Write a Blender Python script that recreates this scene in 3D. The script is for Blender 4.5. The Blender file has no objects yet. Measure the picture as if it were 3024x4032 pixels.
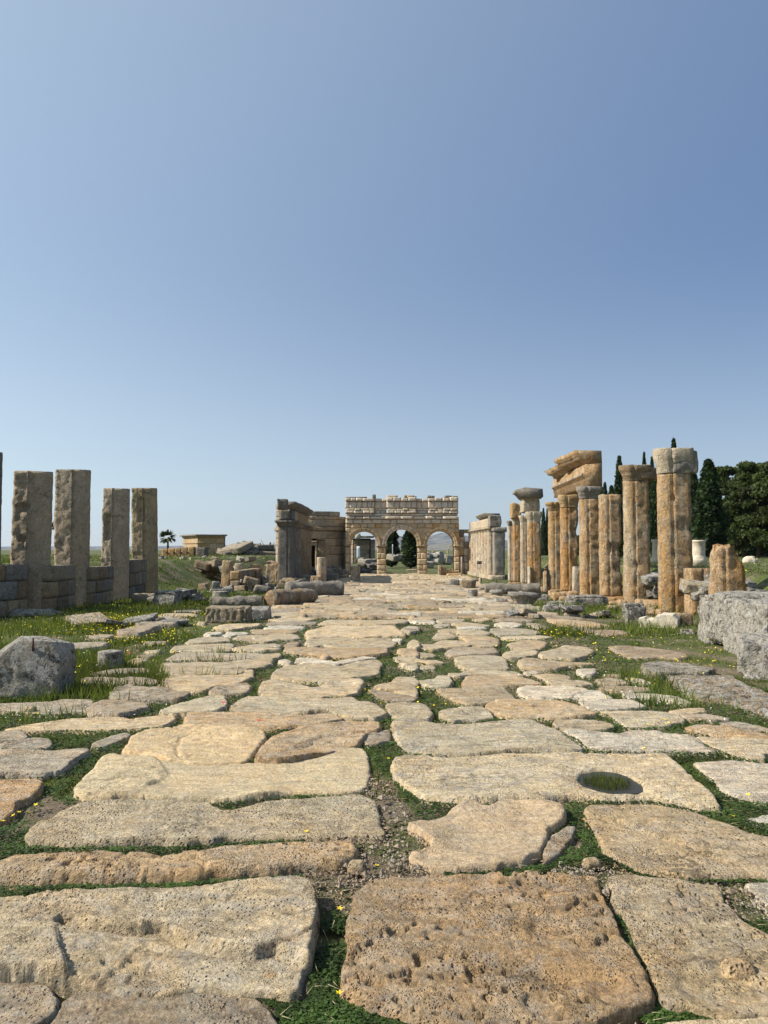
import bpy, math, random
import numpy as np
from mathutils import Vector
S = bpy.context.scene
C = S.collection
random.seed(7)
RNG = np.random.default_rng(11)

# ------------------------------------------------------------------ camera, sky, sun, exposure
CAMH, F, CX, CY = 1.6, 3029.0, 1512.0, 2016.0
PITCH = math.atan(149 / F)
cam = bpy.data.cameras.new('camera'); co = bpy.data.objects.new('camera', cam); C.objects.link(co)
cam.sensor_fit = 'HORIZONTAL'; cam.sensor_width = 24; cam.lens = 24 * F / 3024
cam.clip_start = .05; cam.clip_end = 20000
co.location = (0, 0, CAMH); co.rotation_euler = (math.pi/2 + PITCH, 0, 0)
S.camera = co
SUN_EL, SUN_AZ = math.radians(40), math.radians(-96)     # azimuth from +Y towards +X: sun on the left
w = bpy.data.worlds.new('World'); S.world = w; w.use_nodes = True
nt = w.node_tree; bgn = nt.nodes['Background']
sky = nt.nodes.new('ShaderNodeTexSky'); sky.sky_type = 'NISHITA'; sky.sun_disc = False
sky.sun_elevation = SUN_EL; sky.sun_rotation = SUN_AZ
sky.altitude = 300; sky.air_density = 1.0; sky.dust_density = .3; sky.ozone_density = 2.0
# hazy spring air: thinned Nishita blue + even haze + a broad forward-scattering lobe round the sun
bgn.inputs[1].default_value = 0.0625
def vm(op, a, b):
    x = nt.nodes.new('ShaderNodeVectorMath'); x.operation = op
    for i, q in enumerate((a, b)):
        if isinstance(q, tuple): x.inputs[i].default_value = q
        else: nt.links.new(q, x.inputs[i])
    return x
tc = nt.nodes.new('ShaderNodeTexCoord'); SDIR = (math.cos(SUN_EL)*math.sin(SUN_AZ), math.cos(SUN_EL)*math.cos(SUN_AZ), math.sin(SUN_EL))
dt = vm('DOT_PRODUCT', tc.outputs['Generated'], SDIR).outputs['Value']
ma = nt.nodes.new('ShaderNodeMath'); ma.operation = 'MULTIPLY_ADD'; nt.links.new(dt, ma.inputs[0]); ma.inputs[1].default_value = .5; ma.inputs[2].default_value = .5
mp = nt.nodes.new('ShaderNodeMath'); mp.operation = 'POWER'; nt.links.new(ma.outputs[0], mp.inputs[0]); mp.inputs[1].default_value = 2
lobe = vm('MULTIPLY', mp.outputs[0], (5.3, 5.9, 5.1)).outputs[0]
thin = vm('MULTIPLY', sky.outputs[0], (.6, .6, .57)).outputs[0]
sx = nt.nodes.new('ShaderNodeSeparateXYZ'); nt.links.new(tc.outputs['Generated'], sx.inputs[0])
mh = nt.nodes.new('ShaderNodeMapRange'); mh.interpolation_type = 'SMOOTHERSTEP'; nt.links.new(sx.outputs['Z'], mh.inputs[0]); mh.inputs[1].default_value = .42; mh.inputs[2].default_value = -.02
low = vm('MULTIPLY', mh.outputs[0], (2.0, 1.9, 1.3)).outputs[0]
tot = vm('ADD', vm('ADD', vm('ADD', thin, lobe).outputs[0], low).outputs[0], (.0, .45, 1.9)).outputs[0]
nt.links.new(tot, bgn.inputs[0])
sl = bpy.data.lights.new('sun', 'SUN'); so = bpy.data.objects.new('sun', sl); C.objects.link(so)
sl.energy = 5.0; sl.angle = math.radians(.6); sl.color = (1.0, .93, .82)
sd = Vector((math.cos(SUN_EL)*math.sin(SUN_AZ), math.cos(SUN_EL)*math.cos(SUN_AZ), math.sin(SUN_EL)))
so.rotation_euler = sd.to_track_quat('Z', 'Y').to_euler(); so.location = (-20, -5, 30)
S.view_settings.view_transform = 'Standard'; S.view_settings.look = 'None'
S.view_settings.exposure = 0.6; S.view_settings.gamma = 1; S.view_settings.use_curve_mapping = False
S.render.engine = 'CYCLES'

# ------------------------------------------------------------------ pixel -> place (photo measured in source pixels)
def ray(u, v):
    a, b = u - CX, v - CY
    return a, F*math.cos(PITCH) + b*math.sin(PITCH), F*math.sin(PITCH) - b*math.cos(PITCH)
def G(u, v, z=0.0):                 # point on the plane z
    x, y, zz = ray(u, v); t = (z - CAMH) / zz
    return x*t, y*t
def at(u, v, d):                    # point at distance d
    x, y, zz = ray(u, v); t = d / y
    return x*t, CAMH + zz*t
FR = dict(S=(0,0,1), L=(0,3250,1), R=(1365,3250,1), ML=(0,2650,1.5), MM=(959,2650,1.5), MR=(1918,2650,1.5),
          UL=(200,2380,2.0), UM=(1000,2380,2.0), UR=(1750,2380,2.0), XR=(2195,2300,2.0))
def fr(k, p): ox, oy, s = FR[k]; return ox + p[0]/s, oy + p[1]/s

# ------------------------------------------------------------------ noise
def _h(x, y, z):
    h = (x*73856093) ^ (y*19349663) ^ (z*83492791)
    h = h & 0xffffffff
    h = ((h ^ (h >> 13)) * 1274126177) & 0xffffffff
    h = ((h ^ (h >> 15)) * 2246822519) & 0xffffffff
    return ((h ^ (h >> 16)) & 0xffff) / 32767.5 - 1
def vn(p):
    p = np.asarray(p, float); i = np.floor(p).astype(np.int64); f = p - i
    f = f*f*f*(f*(f*6-15)+10); x, y, z = i[:,0], i[:,1], i[:,2]
    def L(a, b, t): return a + (b-a)*t
    fx, fy, fz = f[:,0], f[:,1], f[:,2]
    return L(L(L(_h(x,y,z),_h(x+1,y,z),fx), L(_h(x,y+1,z),_h(x+1,y+1,z),fx), fy),
             L(L(_h(x,y,z+1),_h(x+1,y,z+1),fx), L(_h(x,y+1,z+1),_h(x+1,y+1,z+1),fx), fy), fz)
def fbm(p, o=4, g=.5):
    p = np.asarray(p, float); a = 1.; s = 0; n = 0
    for k in range(o):
        s = s + a*vn(p*2.03**k + 17.3*k); n += a; a *= g
    return s/n
def n2(x, y, f, seed, o=3): return fbm(np.stack([x*f, y*f, np.full_like(x, seed*3.7+.5)], 1), o)
def sstep(a, b, x): t = np.clip((x-a)/(b-a), 0, 1); return t*t*(3-2*t)

# ------------------------------------------------------------------ objects
def mesh(name, V, Fc, mats=None, smooth=True, mi=None):
    V = np.asarray(V, np.float32); me = bpy.data.meshes.new(name)
    me.vertices.add(len(V)); me.vertices.foreach_set('co', V.ravel())
    if isinstance(Fc, np.ndarray):
        k = Fc.shape[1]; tot = Fc.size; me.loops.add(tot); me.polygons.add(len(Fc))
        me.loops.foreach_set('vertex_index', Fc.astype(np.int32).ravel())
        me.polygons.foreach_set('loop_start', (np.arange(len(Fc))*k).astype(np.int32))
    else:
        ls = [len(f) for f in Fc]; me.loops.add(sum(ls)); me.polygons.add(len(Fc))
        me.loops.foreach_set('vertex_index', np.array([i for f in Fc for i in f], np.int32))
        me.polygons.foreach_set('loop_start', np.concatenate([[0], np.cumsum(ls)[:-1]]).astype(np.int32))
    if mi is not None: me.polygons.foreach_set('material_index', np.asarray(mi, np.int32))
    me.polygons.foreach_set('use_smooth', np.full(len(Fc), bool(smooth)))
    me.update(calc_edges=True); me.validate()
    for m in (mats if isinstance(mats, (list, tuple)) else [mats]):
        if m: me.materials.append(m)
    return me
def link(name, me, parent=None, loc=(0,0,0), rot=(0,0,0), sc=(1,1,1), col=None):
    o = bpy.data.objects.new(name, me); C.objects.link(o); o.location = loc; o.rotation_euler = rot; o.scale = sc
    if parent: o.parent = parent
    if col: o.color = (*col, 1)
    return o
def tag(o, label=None, cat=None, group=None, kind=None):
    if label: o['label'] = label
    if cat: o['category'] = cat
    if group: o['group'] = group
    if kind: o['kind'] = kind
    return o
def thing(name, loc, label, cat, group=None, rz=0):
    return tag(link(name, None, loc=loc, rot=(0,0,rz)), label, cat, group)
def jit(c, a=.12):
    k = 1 + random.uniform(-a, a); h = random.uniform(-a, a)*.35
    return (min(1,c[0]*k*(1+h)), min(1,c[1]*k), min(1,c[2]*k*(1-h)))

# ------------------------------------------------------------------ materials
class NB:
    def __init__(s, name):
        s.m = bpy.data.materials.new(name); s.m.use_nodes = True; s.t = s.m.node_tree; s.b = s.t.nodes['Principled BSDF']
        s.b.inputs['Roughness'].default_value = .9
        if 'Specular IOR Level' in s.b.inputs: s.b.inputs['Specular IOR Level'].default_value = .25
    def n(s, t, **k):
        x = s.t.nodes.new(t)
        for a, v in k.items(): setattr(x, a, v)
        return x
    def l(s, a, b): s.t.links.new(a, b)
    def pos(s, off=True, scale=(1,1,1)):
        g = s.n('ShaderNodeNewGeometry'); o = g.outputs['Position']
        if off:
            oi = s.n('ShaderNodeObjectInfo'); m = s.n('ShaderNodeMath', operation='MULTIPLY'); m.inputs[1].default_value = 37
            s.l(oi.outputs['Random'], m.inputs[0]); a = s.n('ShaderNodeVectorMath', operation='ADD')
            s.l(o, a.inputs[0]); s.l(m.outputs[0], a.inputs[1]); o = a.outputs[0]
        if scale != (1,1,1):
            mm = s.n('ShaderNodeVectorMath', operation='MULTIPLY'); s.l(o, mm.inputs[0]); mm.inputs[1].default_value = scale; o = mm.outputs[0]
        return o
    def noise(s, p, scale, detail=4, rough=.55, dist=0):
        x = s.n('ShaderNodeTexNoise'); s.l(p, x.inputs['Vector']); x.inputs['Scale'].default_value = scale
        x.inputs['Detail'].default_value = detail; x.inputs['Roughness'].default_value = rough; x.inputs['Distortion'].default_value = dist
        return x.outputs['Fac']
    def vor(s, p, scale, feat='F1'):
        x = s.n('ShaderNodeTexVoronoi'); x.feature = feat; s.l(p, x.inputs['Vector']); x.inputs['Scale'].default_value = scale
        return x.outputs['Distance']
    def mr(s, v, a, b, c=0., d=1.):
        x = s.n('ShaderNodeMapRange'); x.clamp = True; s.l(v, x.inputs[0])
        for i, q in enumerate((a, b, c, d)): x.inputs[i+1].default_value = q
        return x.outputs[0]
    def math(s, op, a, b):
        x = s.n('ShaderNodeMath', operation=op)
        for i, q in enumerate((a, b)):
            if isinstance(q, (int, float)): x.inputs[i].default_value = q
            else: s.l(q, x.inputs[i])
        return x.outputs[0]
    def mix(s, f, a, b, mode='MIX'):
        x = s.n('ShaderNodeMix', data_type='RGBA', blend_type=mode)
        for i, q in ((0, f), (6, a), (7, b)):
            if isinstance(q, (int, float)): x.inputs[i].default_value = q
            elif isinstance(q, tuple): x.inputs[i].default_value = (*q, 1)
            else: s.l(q, x.inputs[i])
        return x.outputs[2]
    def bump(s, h, strength, dist, prev=None):
        x = s.n('ShaderNodeBump'); x.inputs['Strength'].default_value = strength; x.inputs['Distance'].default_value = dist
        s.l(h, x.inputs['Height'])
        if prev is not None: s.l(prev, x.inputs['Normal'])
        return x.outputs[0]

def stone(name, stain=.5, stain_col=(.5,.27,.1), grey=.35, grey_col=(.17,.16,.145), white=.25, pits=.6, pscale=38, bstr=.7, streak=False, bd=.012, grain=.75, blotch=0, cream=0, cracks=2.2):
    k = NB(name); p = k.pos(); oi = k.n('ShaderNodeObjectInfo'); c = oi.outputs['Color']
    pp = k.pos(scale=(1,1,.4)) if streak else p
    big = k.noise(p, 1.3, 3); mid = k.noise(pp, 5.5, 6, .6, .6); fin = k.noise(p, 55, 6, .7)
    c = k.mix(k.mr(big, .3, .7), c, k.mix(1., c, (1.16,1.12,1.08), 'MULTIPLY'))
    if cream: c = k.mix(k.mr(k.noise(pp, 1.5, 7, .66, .6), .42, .62, 0, cream), c, (0.48,0.42,0.32))
    # warm iron staining, grey weathering, pale lime crust
    c = k.mix(k.mr(k.noise(pp, 2.6, 7, .66, .6), .44, .7, 0, stain), c, k.mix(.55, c, stain_col))
    c = k.mix(k.mr(mid, .54, .66, 0, grey), c, grey_col)
    c = k.mix(k.mr(k.noise(p, 9, 8, .7), .56, .66, 0, white), c, (0.53,0.50,0.44))
    c = k.mix(1., c, k.mr_rgb(fin, .58), 'MULTIPLY')
    gr_ = k.noise(k.pos(scale=(1,1,.6) if streak else (.8,3.2,1)), 6, 7, .72)
    c = k.mix(1., c, k.mr_rgb(gr_, grain), 'MULTIPLY')
    if blotch:
        b1 = k.noise(p, 7, 9, .78, .3); b2 = k.noise(p, 11, 8, .75)
        c = k.mix(k.mr(b1, .48, .42, 0, blotch), c, (.06,.052,.042)); c = k.mix(k.mr(b2, .5, .56, 0, blotch), c, (0.51,0.49,0.44))
    sp = k.mr(k.vor(p, pscale), .05, .3)                      # pores of the travertine
    porous = k.mr(k.noise(p, 3.2, 4), .42, .62)
    hole = k.math('MULTIPLY', k.math('SUBTRACT', 1., sp), porous)
    sp2 = k.mr(k.vor(p, pscale*2.3), .08, .34); hole = k.math('MAXIMUM', hole, k.math('MULTIPLY', k.math('SUBTRACT', 1., sp2), k.mr(k.noise(p, 4.1, 4), .48, .6)))
    c = k.mix(k.math('MULTIPLY', hole, pits*.65), c, (.13,.1,.07))
    crk = None
    if cracks:
        wv = k.n('ShaderNodeVectorMath', operation='MULTIPLY_ADD'); nz_ = k.n('ShaderNodeTexNoise'); k.l(p, nz_.inputs['Vector']); nz_.inputs['Scale'].default_value = 7; nz_.inputs['Detail'].default_value = 9; nz_.inputs['Roughness'].default_value = .68
        k.l(nz_.outputs['Color'], wv.inputs[0]); wv.inputs[1].default_value = (.5,.5,.5); k.l(p, wv.inputs[2])
        crk = k.math('MULTIPLY', k.mr(k.vor(wv.outputs[0], cracks, 'DISTANCE_TO_EDGE'), .0, .022, 1, 0), k.mr(k.noise(p, 1.7, 3), .53, .64))
        c = k.mix(k.math('MULTIPLY', crk, .35), c, (.09,.07,.05))
    k.l(c, k.b.inputs['Base Color'])
    h = k.math('SUBTRACT', k.math('ADD', k.noise(p, 14, 10, .68), k.math('MULTIPLY', fin, .35)), k.math('MULTIPLY', hole, pits*.9))
    if crk is not None: h = k.math('SUBTRACT', h, k.math('MULTIPLY', crk, .45))
    h = k.math('ADD', h, k.math('MULTIPLY', gr_, .5))
    k.l(k.bump(h, min(1, bstr*1.25), bd*3.2), k.b.inputs['Normal'])
    return k.m
def _mr_rgb(s, v, w_=.65):
    a = s.mr(v, .3, .7, w_, 2-w_); x = s.n('ShaderNodeCombineColor')
    for i in range(3): s.l(a, x.inputs[i])
    return x.outputs[0]
NB.mr_rgb = _mr_rgb
M = {}
M['slab'] = stone('road_travertine', blotch=.26, grain=.62, stain=.5, grey=.5, grey_col=(.2,.16,.12), white=.22, cream=.35, pits=.8, pscale=42, bstr=.8)
M['slab_smooth'] = stone('worn_travertine', blotch=.12, grain=.7, stain=.4, grey=.35, grey_col=(.22,.175,.13), white=.1, pits=.35, pscale=30, bstr=.5)
M['slab_pitted'] = stone('pitted_travertine', blotch=.2, grain=.62, stain=.55, grey=.5, grey_col=(.2,.155,.115), cream=.3, white=.15, pits=1.0, pscale=34, bstr=1.0, bd=.016)
M['column'] = stone('column_travertine', stain=.85, stain_col=(.5,.22,.06), grey=.45, white=.6, grain=.6, cream=.6, pits=.9, pscale=16, bstr=.9, streak=True, bd=.03)
M['block'] = stone('masonry', stain=.3, grey=.22, white=.35, pits=.6, pscale=12, bstr=.8, bd=.03)
M['lichen'] = stone('lichened_stone', stain=.15, grey=.85, grey_col=(.1,.1,.095), white=.2, pits=.7, pscale=22, bstr=1.2, bd=.03, blotch=.85)
M['ashlar'] = stone('ashlar_limestone', stain=.2, grey=.16, white=.35, pits=.4, pscale=12, bstr=.6, bd=.02, grain=.85, cracks=0)
M['marble'] = stone('marble', stain=.1, grey=.25, grey_col=(.3,.3,.3), white=.3, pits=.2, bstr=.4)
M['dark'] = stone('dark_weathered_stone', stain=.2, grey=.6, white=.3, pits=.6, pscale=14, bstr=.8, bd=.03)

def simple(name, col, rough=.8, var=.25, scale=8, trans=False):
    k = NB(name); p = k.pos(); a = tuple(x*(1-var) for x in col); b = tuple(min(1, x*(1+var)) for x in col)
    c = k.mix(k.mr(k.noise(p, scale, 4), .35, .65), a, b); k.l(c, k.b.inputs['Base Color']); k.b.inputs['Roughness'].default_value = rough
    if trans:
        t = k.n('ShaderNodeBsdfTranslucent'); k.l(k.mix(1., c, (1.3,1.4,.6), 'MULTIPLY'), t.inputs['Color']); ms = k.n('ShaderNodeMixShader'); ms.inputs[0].default_value = .3
        out = k.t.nodes['Material Output']; k.l(k.b.outputs[0], ms.inputs[1]); k.l(t.outputs[0], ms.inputs[2]); k.l(ms.outputs[0], out.inputs[0])
    return k.m
M['clover'] = simple('clover_leaf', (.045,.08,.016), .6, .5, 5, True)
M['grass'] = simple('grass_blade', (.1,.125,.024), .6, .5, 1.1, True)
M['dry'] = simple('dry_stalk', (.36,.3,.18), .8)
M['yellow'] = simple('yellow_petal', (.8,.6,.02), .6, .1)
M['white_petal'] = simple('white_petal', (.75,.75,.68), .6, .1)
M['red'] = simple('red_petal', (.55,.02,.015), .6, .1)
M['cypress'] = simple('cypress_foliage', (.028,.048,.016), .7, .5, 1.2, True)
M['pine'] = simple('pine_foliage', (.05,.07,.018), .7, .5, .6, True)
M['palm'] = simple('palm_frond', (.07,.085,.03), .6)
M['bark'] = simple('bark', (.12,.085,.06), .9)
M['metal'] = simple('rusty_iron', (.06,.03,.02), .7)
M['pole'] = simple('grey_post', (.3,.27,.23), .7)
M['board'] = simple('sign_board', (.1,.095,.085), .6)
M['panel'] = simple('info_panel', (.62,.68,.72), .5, .05)
M['core'] = simple('inner_masonry_door_shade', (.06,.05,.04), .95)
M['skin'] = simple('skin', (.45,.28,.2), .6, .05)
M['cloth_w'] = simple('white_shirt', (.7,.68,.66), .8, .05); M['cloth_d'] = simple('dark_cloth', (.03,.035,.05), .8, .1)
M['cloth_b'] = simple('blue_cloth', (.08,.12,.22), .8, .1); M['cloth_r'] = simple('red_brown_cloth', (.25,.08,.06), .8, .1); M['hair'] = simple('hair', (.02,.014,.01), .7)

def soil_mat(name, green, brown=((.12,.09,.06),(.23,.18,.125)), gthr=(.46,.58)):
    k = NB(name); p = k.pos(False)
    n = k.noise(p, 9, 8, .7); c = k.mix(k.mr(n, .35, .65), *brown)
    c = k.mix(k.mr(k.vor(p, 70), .1, .0, 0, .6), c, (.34,.3,.24))
    g = k.mix(k.mr(k.noise(p, 14, 5), .35, .65), (.04,.055,.014), (.10,.12,.03))
    gm = k.mr(k.noise(p, 1.1, 6, .62), gthr[0], gthr[1], 0, green)
    c = k.mix(gm, c, g); k.l(c, k.b.inputs['Base Color'])
    k.l(k.bump(k.noise(p, 35, 8, .7), .9, .03), k.b.inputs['Normal']); return k.m
M['bed'] = soil_mat('road_bed_soil', .85, gthr=(.43,.53))
M['ground'] = soil_mat('grassy_ground', 1., gthr=(.36,.5))
M['dirt'] = soil_mat('trodden_earth', .5, brown=((.2,.15,.11),(.34,.28,.21)), gthr=(.55,.65))

# ------------------------------------------------------------------ terrain
def terr(x, y):
    x = np.asarray(x, float); y = np.asarray(y, float)
    xl = -9.4 + 2.6*sstep(28, 33, y) + .5*np.sin(y*.35)
    left = sstep(0, 3.2, xl - x) * sstep(14, 18, y) * (1.12 - .15*sstep(60, 90, y))
    left = left * (1 - sstep(46, 56, y)*sstep(-9, -5.5, x))
    right = sstep(8.6, 10.4, x) * sstep(11, 14, y) * (.95 - .2*sstep(50, 90, y))
    far = .35*sstep(75, 130, y)
    bumps = (n2(x.ravel(), y.ravel(), .45, 3, 3).reshape(x.shape)*.10*(np.abs(x-.02*y) > 4.2) + n2(x.ravel(), y.ravel(), .05, 5, 2).reshape(x.shape)*.5*sstep(120, 400, np.hypot(x,y)))
    return left + right + far*(1-np.clip(left+right,0,1)) + bumps - .015
def axis(a, fine, lim, n_out):
    inner = np.arange(a[0], a[1]+fine/2, fine)
    o = np.geomspace(fine, lim, n_out).cumsum(); o = o/o[-1]*lim
    return inner, o
xi, xo = axis((-16, 16), .2, 5500, 60); yi, yo = axis((0, 66), .25, 5900, 60)
xs = np.concatenate([xi[0]-xo[::-1], xi, xi[-1]+xo]); ys = np.concatenate([yi[0]-yo[::-1]*.5, yi, yi[-1]+yo])
XX, YY = np.meshgrid(xs, ys, indexing='ij'); ZZ = terr(XX, YY)
def gridf(nx, ny):
    i, j = np.meshgrid(np.arange(nx-1), np.arange(ny-1), indexing='ij'); a = (i*ny+j).ravel()
    return np.stack([a, a+ny, a+ny+1, a+1], 1)
g = link('ground', mesh('ground', np.stack([XX, YY, ZZ], 2).reshape(-1,3), gridf(len(xs), len(ys)), M['ground'])); tag(g, kind='structure')

# mountains beyond, seen through the arches
def mountain(name, d, us, vs, seed, col, depth=1500):
    u = np.linspace(us[0], us[-1], 260); v = np.interp(u, us, vs); rows = 26
    V = []
    for r in range(rows):
        t = r/(rows-1); dd = d + depth*(t-1)
        X = (u-CX)/F*d*1.0; Zt = (2165-v)/F*d
        e = math.sin(t*math.pi/2)
        z = Zt*e + fbm(np.stack([X/260, np.full_like(X, dd/260), np.full_like(X, seed)],1), 6, .58)*Zt.clip(5)*.38*e*(1-t*.75) - 6*(1-t)
        V.append(np.stack([X, np.full_like(X, dd), z], 1))
    V = np.concatenate(V); k = NB(name); p = k.pos(False)
    c = k.mix(k.mr(k.noise(p, .012, 8, .7), .4, .6), col, (.2,.18,.15)); c = k.mix(k.mr(k.vor(p, .035), .15, .35, .7, 0), c, (.035,.05,.03)); k.l(c, k.b.inputs['Base Color'])
    o = link(name, mesh(name, V, gridf(rows, len(u))[:, ::-1].copy(), k.m)); tag(o, kind='structure'); return o
mountain('mountain', 5200, [-2500,-600,600,880,970,1200,1400,1520,1575,1640,1735,1800,1900,2100,2600,4200,6000], [2150,2152,2150,2146,2149,2140,2128,2118,2108,2122,2096,2106,2120,2140,2150,2150,2152], 3, (.05,.06,.05))
mountain('hills', 2600, [-2500,500,800,1400,1560,1680,1750,1830,1950,2300,4500,6000], [2160,2159,2160,2158,2154,2147,2136,2144,2156,2158,2157,2160], 9, (.12,.115,.08), 900)

# ------------------------------------------------------------------ the road: bed and slabs
def xc(y): return .0241*y
RX0, RX1, RY0, RY1, RR = -7.0, 8.4, 1.2, 52.0, .025
RW, RH = int((RX1-RX0)/RR), int((RY1-RY0)/RR)
DM = np.full((RW, RH), -1., np.float32)          # distance into the nearest slab (negative: in a joint)
def sdist(px, py, poly):
    best = np.full(px.shape, 1e9); inside = np.zeros(px.shape, bool); n = len(poly)
    for i in range(n):
        ax, ay = poly[i]; bx, by = poly[(i+1) % n]; ex, ey = bx-ax, by-ay; L = ex*ex+ey*ey+1e-12
        t = np.clip(((px-ax)*ex+(py-ay)*ey)/L, 0, 1); best = np.minimum(best, (px-ax-t*ex)**2+(py-ay-t*ey)**2)
        c = ((ay > py) != (by > py)); xx = ax + (py-ay)*ex/(ey if abs(ey) > 1e-12 else 1e-12); inside ^= c & (px < xx)
    d = np.sqrt(best); return np.where(inside, d, -d)
def pdist(px, py, line):
    best = np.full(px.shape, 1e9); side = np.zeros(px.shape); tt = np.zeros(px.shape); n = len(line)-1
    for i in range(n):
        ax, ay = line[i]; bx, by = line[i+1]; ex, ey = bx-ax, by-ay; L = ex*ex+ey*ey+1e-12
        t = np.clip(((px-ax)*ex+(py-ay)*ey)/L, 0, 1); q = (px-ax-t*ex)**2+(py-ay-t*ey)**2; m = q < best
        best = np.where(m, q, best); side = np.where(m, ex*(py-ay)-ey*(px-ax), side); tt = np.where(m, (i+t)/n, tt)
    return np.sqrt(best), side, tt
def chaikin(p, k=1):
    for _ in range(k):
        q = []
        for i in range(len(p)):
            a, b = p[i], p[(i+1) % len(p)]
            q += [(a[0]*.9+b[0]*.1, a[1]*.9+b[1]*.1), (a[0]*.1+b[0]*.9, a[1]*.1+b[1]*.9)]
        p = q
    return p
bedx = np.arange(-4.6, 5.3, .06); bedy = np.concatenate([np.arange(1.0, 12, .05), np.arange(12, 50.6, .12)])
BX, BY = np.meshgrid(bedx, bedy, indexing='ij')
BX = BX + xc(BY)
BZ = .004 - .012 + n2(BX.ravel(), BY.ravel(), 2.2, 1, 4).reshape(BX.shape)*.014 - .02*sstep(3.7, 4.6, np.abs(BX-xc(BY)-.3))
road = link('road', mesh('road', np.stack([BX,BY,BZ],2).reshape(-1,3), gridf(len(bedx), len(bedy)), M['bed'])); tag(road, kind='structure')
COL = dict(tan=(.44,.315,.17), beige=(.44,.345,.205), orange=(.43,.295,.155), white=(.56,.5,.385), grey=(.36,.3,.21), brown=(.29,.22,.14), pale=(.49,.395,.245), smooth=(.39,.30,.19))
COL = {k: tuple((.93 if k in ('pale','white','beige','tan') else .85)*q for q in v) for k, v in COL.items()}
SLABS = []
SEED = [0]
def slab(poly, H, ck, mat='slab', feats=(), res=None, rot_amp=.012, und=.018, rough=.0, pit=.5, edge=.024, grow=.006):
    SEED[0] += 1; sd_ = SEED[0]; poly = chaikin(list(poly), 1); P = np.array(poly)
    c = P.mean(0); dist = float(np.hypot(*c)); x0, y0 = P.min(0)-.06; x1, y1 = P.max(0)+.06
    edge = edge*(1 if dist < 6 else .7); res_ = res
    if res is None: res = float(np.clip(dist*.0026, .008, .085))
    nx, ny = int((x1-x0)/res)+2, int((y1-y0)/res)+2
    X, Y = np.meshgrid(x0+np.arange(nx)*res, y0+np.arange(ny)*res, indexing='ij'); x, y = X.ravel(), Y.ravel()
    D = sdist(x, y, poly) + grow + (.03 if dist > 6.5 else 0); near = dist < 9
    d = D + n2(x, y, 4, sd_, 3)*.014 + n2(x, y, 13, sd_+.3, 4)*.013 + (n2(x, y, 45, sd_+.8, 2)*.005 if near else 0)
    t = np.clip(d/edge, 0, 1); prof = np.sqrt(np.clip(1-(1-t)**3, 0, 1))
    z = n2(x, y, 1.6, sd_+.1, 3)*und*2.2 + n2(x, y, 6, sd_+.2, 5)*.014 + np.abs(fbm(np.stack([x*3, y*9, np.full_like(x, sd_+.9)], 1), 3))*-.012 + (x-c[0])*random.uniform(-1,1)*rot_amp + (y-c[1])*random.uniform(-1,1)*rot_amp
    if near:
        z += n2(x, y, 28, sd_+.4, 4)*.005
        pn = n2(x, y, 22, sd_+.6, 3); pm = sstep(-.1, .35, n2(x, y, 2.1, sd_+.7, 2)); z -= pit*.03*sstep(.18, .42, pn)*pm
    if rough: z += n2(x, y, 9, sd_+.5, 5)*rough
    fl = np.full(x.shape, .022)
    for f in feats:
        if f[0] == 'step':                                   # everything on the right-hand side of the line sits lower
            dd, side, tt = pdist(x, y, f[1]); jag = n2(x, y, 7, sd_+2, 3)*.02 + n2(x, y, 35, sd_+2, 2)*.006
            z -= f[2]*sstep(-.006, .02, np.where(side < 0, dd, -dd)+jag) * (sstep(0, .5, tt))
        elif f[0] == 'crack':
            dd, side, tt = pdist(x, y, f[1]); dd = dd + n2(x, y, 20, sd_+3, 2)*.008; z -= f[2]*(1-sstep(f[3]*.3, f[3], dd))
        elif f[0] == 'hole':
            cx_, cy_, rx_, ry_, dep = f[1:]; q = np.sqrt(((x-cx_)/rx_)**2+((y-cy_)/ry_)**2) + n2(x, y, 5, sd_+4, 3)*.16; fl = np.where((q < 1.25) & (dep > .08), -1, fl); z -= dep*(1-sstep(.8, 1.12, q)) + .02*(1-sstep(.95, 1.7, q))
        elif f[0] == 'bump':
            cx_, cy_, rx_, ry_, dep = f[1:]; q = np.sqrt(((x-cx_)/rx_)**2+((y-cy_)/ry_)**2); z += dep*(1-sstep(.1, 1., q))
    zt_ = H*.52+z*.8; zt_ = np.where(zt_ < fl+.02, np.maximum(fl+.01*np.exp((zt_-fl-.02)/.02)*2, fl), zt_)
    Z = (zt_+.03)*prof - .03 - .03*(d < 0)
    keep = (d > -res*1.2).reshape(nx, ny); idx = -np.ones(nx*ny, int); kk = keep.ravel(); 
    fc = gridf(nx, ny); fc = fc[kk[fc].all(1)]
    used = np.unique(fc); idx[used] = np.arange(len(used)); V = np.stack([x, y, Z], 1)[used]; fc = idx[fc]
    if len(fc) < 4: return
    # record in the joint map
    i0, i1 = max(0, int((x0-.15-RX0)/RR)), min(RW, int((x1+.15-RX0)/RR)); j0, j1 = max(0, int((y0-.15-RY0)/RR)), min(RH, int((y1+.15-RY0)/RR))
    if i1 > i0 and j1 > j0:
        a, b = np.meshgrid(RX0+np.arange(i0,i1)*RR, RY0+np.arange(j0,j1)*RR, indexing='ij')
        DM[i0:i1, j0:j1] = np.maximum(DM[i0:i1, j0:j1], sdist(a.ravel(), b.ravel(), poly).reshape(a.shape))
    V[:,0] -= c[0]; V[:,1] -= c[1]
    ext = (P.max(0)-P.min(0)); SLABS.append((float(ext[0]*ext[1])/dist**3, V, fc, (c[0], c[1], 0), COL[ck] if isinstance(ck, str) else ck, mat))
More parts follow.
